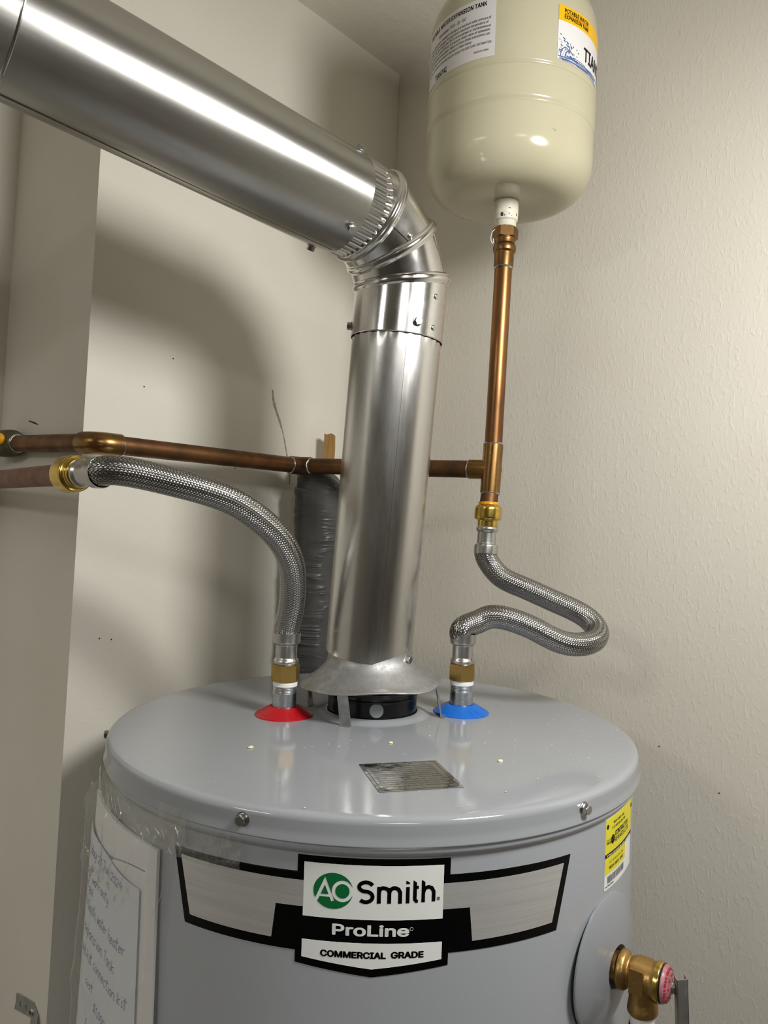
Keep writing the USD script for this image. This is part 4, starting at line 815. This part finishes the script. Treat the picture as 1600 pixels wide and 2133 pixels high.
Pp = sheet(lambda v: -.166 - .010 * min(v * 3, 1), lambda v: -.338 - .006 * v, lambda u: -.0285 - .003 * math.sin(3 * u), lambda u: -.345, pr_, 90, 110)
pouch = thing('clear_pouch', HF(Pp[10, 30])[0], 'crumpled clear plastic pouch holding the papers on the left of the heater', 'pouch')
g = grid_mesh(Pp, wrap_u=False); part(pouch, 'front_film', trimesh.Trimesh(HF(g.vertices), g.faces, process=False), 'clear_film', smooth=True)
# torn bits and crease ridges
def film_line(s0, z0, s1, z1, w=.0012, off=.0030, bow=.004):
    q = []
    for k in np.linspace(0, 1, 14):
        s, z = s0 + (s1 - s0) * k + bow * math.sin(PI * k), z0 + (z1 - z0) * k; vv = np.clip((z + .03) / -.315, 0, 1); u = np.clip((s + .17) / -.17, 0, 1); r = film_r(s, z) + off * .3 * math.sin(PI * k); a = TH + s / RB; q.append((r * math.cos(a), r * math.sin(a), z))
    return sweep(HF(np.array(q)), np.array([.2 + .8 * math.sin(PI * k) for k in np.linspace(0, 1, 14)]) * w / 3, 8)
for cr_ in (film_line(-.205, -.060, -.222, -.095), film_line(-.228, -.058, -.246, -.092), film_line(-.262, -.045, -.262, -.11, .0016), film_line(-.176, -.066, -.183, -.105, .0009), film_line(-.320, -.065, -.333, -.120, .0014), film_line(-.327, -.10, -.333, -.33, .0016, bow=-.002), film_line(-.285, -.20, -.240, -.335, .0012), film_line(-.30, -.06, -.318, -.075)):
    part(pouch, 'crease', cr_, 'film_ridge')
frag = []
for k in range(40):
    s, z = (-.215 - .115 * r3.uniform(), -.088 - .016 * r3.uniform()) if k < 26 else (-.326 - .018 * r3.uniform(), -.045 - .05 * r3.uniform())
    vv = np.clip((z + .03) / -.315, 0, 1); u = np.clip((s + .17) / -.17, 0, 1); r = film_r(s, z) + .001; a = TH + s / RB; o = HF((r * math.cos(a), r * math.sin(a), z))[0]
    c = trimesh.creation.icosphere(1); c.vertices *= 1 + .7 * (meshkit.noise(c.vertices * 3 + k, k)[:, None] - .5); c.vertices *= np.array([.0026, .0013, .0007]) * r3.uniform(.5, 1.5); frag.append(Frame(o, HF.x * math.cos(a) + HF.y * math.sin(a) + .4 * r3.normal(size=3), r3.normal(size=3)).put(c))
part(pouch, 'torn_edge', frag, 'clear_tape', smooth=False, label='torn shreds along the pouch mouth')
def tape(s0, s1, z0, z1, amp, nm, off=.0056):
    f_ = lambda u, v, z: RB + off + amp * (meshkit.fbm(np.array([u * 14 * abs(s1 - s0) / .15, v * 5, 7.7 + s0 * 10]), 3, 9) - .35) - .004 * v * 0
    P_ = sheet(lambda v: s0, lambda v: s1, lambda u: z0, lambda u: z1 - .002 * math.sin(7 * u), f_, 70, 22); g = grid_mesh(P_, wrap_u=False); return trimesh.Trimesh(HF(g.vertices), g.faces, process=False)
tp = thing('clear_tape', on_jacket(-.16, -.03)[0], 'wrinkled clear packing tape stuck across the pouch top and heater jacket', 'tape')
part(tp, 'strip', tape(-.100, -.385, -.0225, -.0480, .0045, 'strip'), 'clear_tape', smooth=40)
part(tp, 'strip', tape(-.150, -.180, -.0120, -.0400, .0030, 'strip', .0070), 'clear_tape', smooth=40)

wr_ = []
for k in range(46):
    s0 = r3.uniform(-.345, -.150); z0 = -.024 - .022 * r3.uniform(); a0 = r3.uniform(-1.9, -.6); L_ = r3.uniform(.006, .020); q = []
    for t_ in np.linspace(0, 1, 8):
        s_, z_ = s0 + .8 * L_ * t_ * math.cos(a0) + .002 * math.sin(5 * t_ + k), z0 + L_ * t_ * math.sin(a0)
        z_ = max(z_, -.049); r = RB + .0056 + .0045 * .35 + .0012; a = TH + s_ / RB; q.append((r * math.cos(a), r * math.sin(a), z_))
    wr_.append(sweep(HF(np.array(q)), np.array([.1, .5, .8, 1, 1, .8, .5, .1]) * r3.uniform(.0003, .0007), 6))
part(tp, 'wrinkle', wr_, 'film_ridge', kind='stuff')
# ------------------------------------------------------------------ perforated strap on the return wall
def W3(y, z, o=0.): return V(XC - o, y, z)
strap = thing('metal_strap', W3(.03, 1.027), 'perforated metal strap screwed to the wall at bottom left', 'strap')
top_ = [(.0790, 1.0343), (.0600, 1.0375), (.0339, 1.0416), (.0213, 1.0393)]; bot_ = [(.0833, 1.0133), (.0620, 1.0178), (.0380, 1.0223), (.0250, 1.0196)]
outer = Polygon([(.0790, 1.0343), (.0805, 1.0290), (.0795, 1.0240), (.0833, 1.0133), (.0380, 1.0223), (.0250, 1.0260), (.0205, 1.0340), (.0339, 1.0416)])
holes = unary_union([affinity.scale(Point(.0497, 1.0286).buffer(.0032), 1, 1.05), Point(.0668, 1.0259).buffer(.0032)])
ex = trimesh.creation.extrude_polygon(outer.difference(holes), .0009)
sf = Frame(W3(0, 0, .0012), V(-1, 0, 0), V(0, 1, 0)); ex.vertices = np.c_[ex.vertices[:, 0], -ex.vertices[:, 1], ex.vertices[:, 2]]; ex.invert()
ex.vertices = sf.o + np.c_[-ex.vertices[:, 2], ex.vertices[:, 0], -ex.vertices[:, 1]]; ex.fix_normals()
P_ = [[W3(.0205, 1.0345, .0016), W3(.0380, 1.0223, .0016)], [W3(.0165, 1.0300, .004), W3(.0330, 1.0190, .004)], [W3(.0135, 1.0200, .006), W3(.0290, 1.0110, .006)], [W3(.0115, .980, .007), W3(.0265, .980, .007)], [W3(.0110, .94, .007), W3(.0260, .94, .007)]]
low = grid_mesh(np.array([[a, b, b + V(.0009, 0, 0), a + V(.0009, 0, 0)] for a, b in P_]))
part(strap, 'band', [ex, low], 'strap_steel', smooth=20)
sc = Frame(W3(.0345, 1.0302, .0018), V(-1, 0, 0), V(0, 1, 0))
head = lathe(rounded([(.0048, 0), (.0046, .0012), (.0034, .0022), (0, .0026)], .0004), sc, 28)
cr = sc.put(trimesh.util.concatenate([bar((-.0022, -.0005, .0014), (.0022, .0005, .004))])), sc.put(bar((-.0005, -.0022, .0014), (.0005, .0022, .004)))
part(strap, 'screw', [head], 'screw_metal'); part(strap, 'screw_slot', [sc.put(bar((-.0022, -.0005, .0018), (.0022, .0005, .00275))), sc.put(bar((-.0005, -.0022, .0018), (.0005, .0022, .00275)))], 'dark_gap', smooth=False)
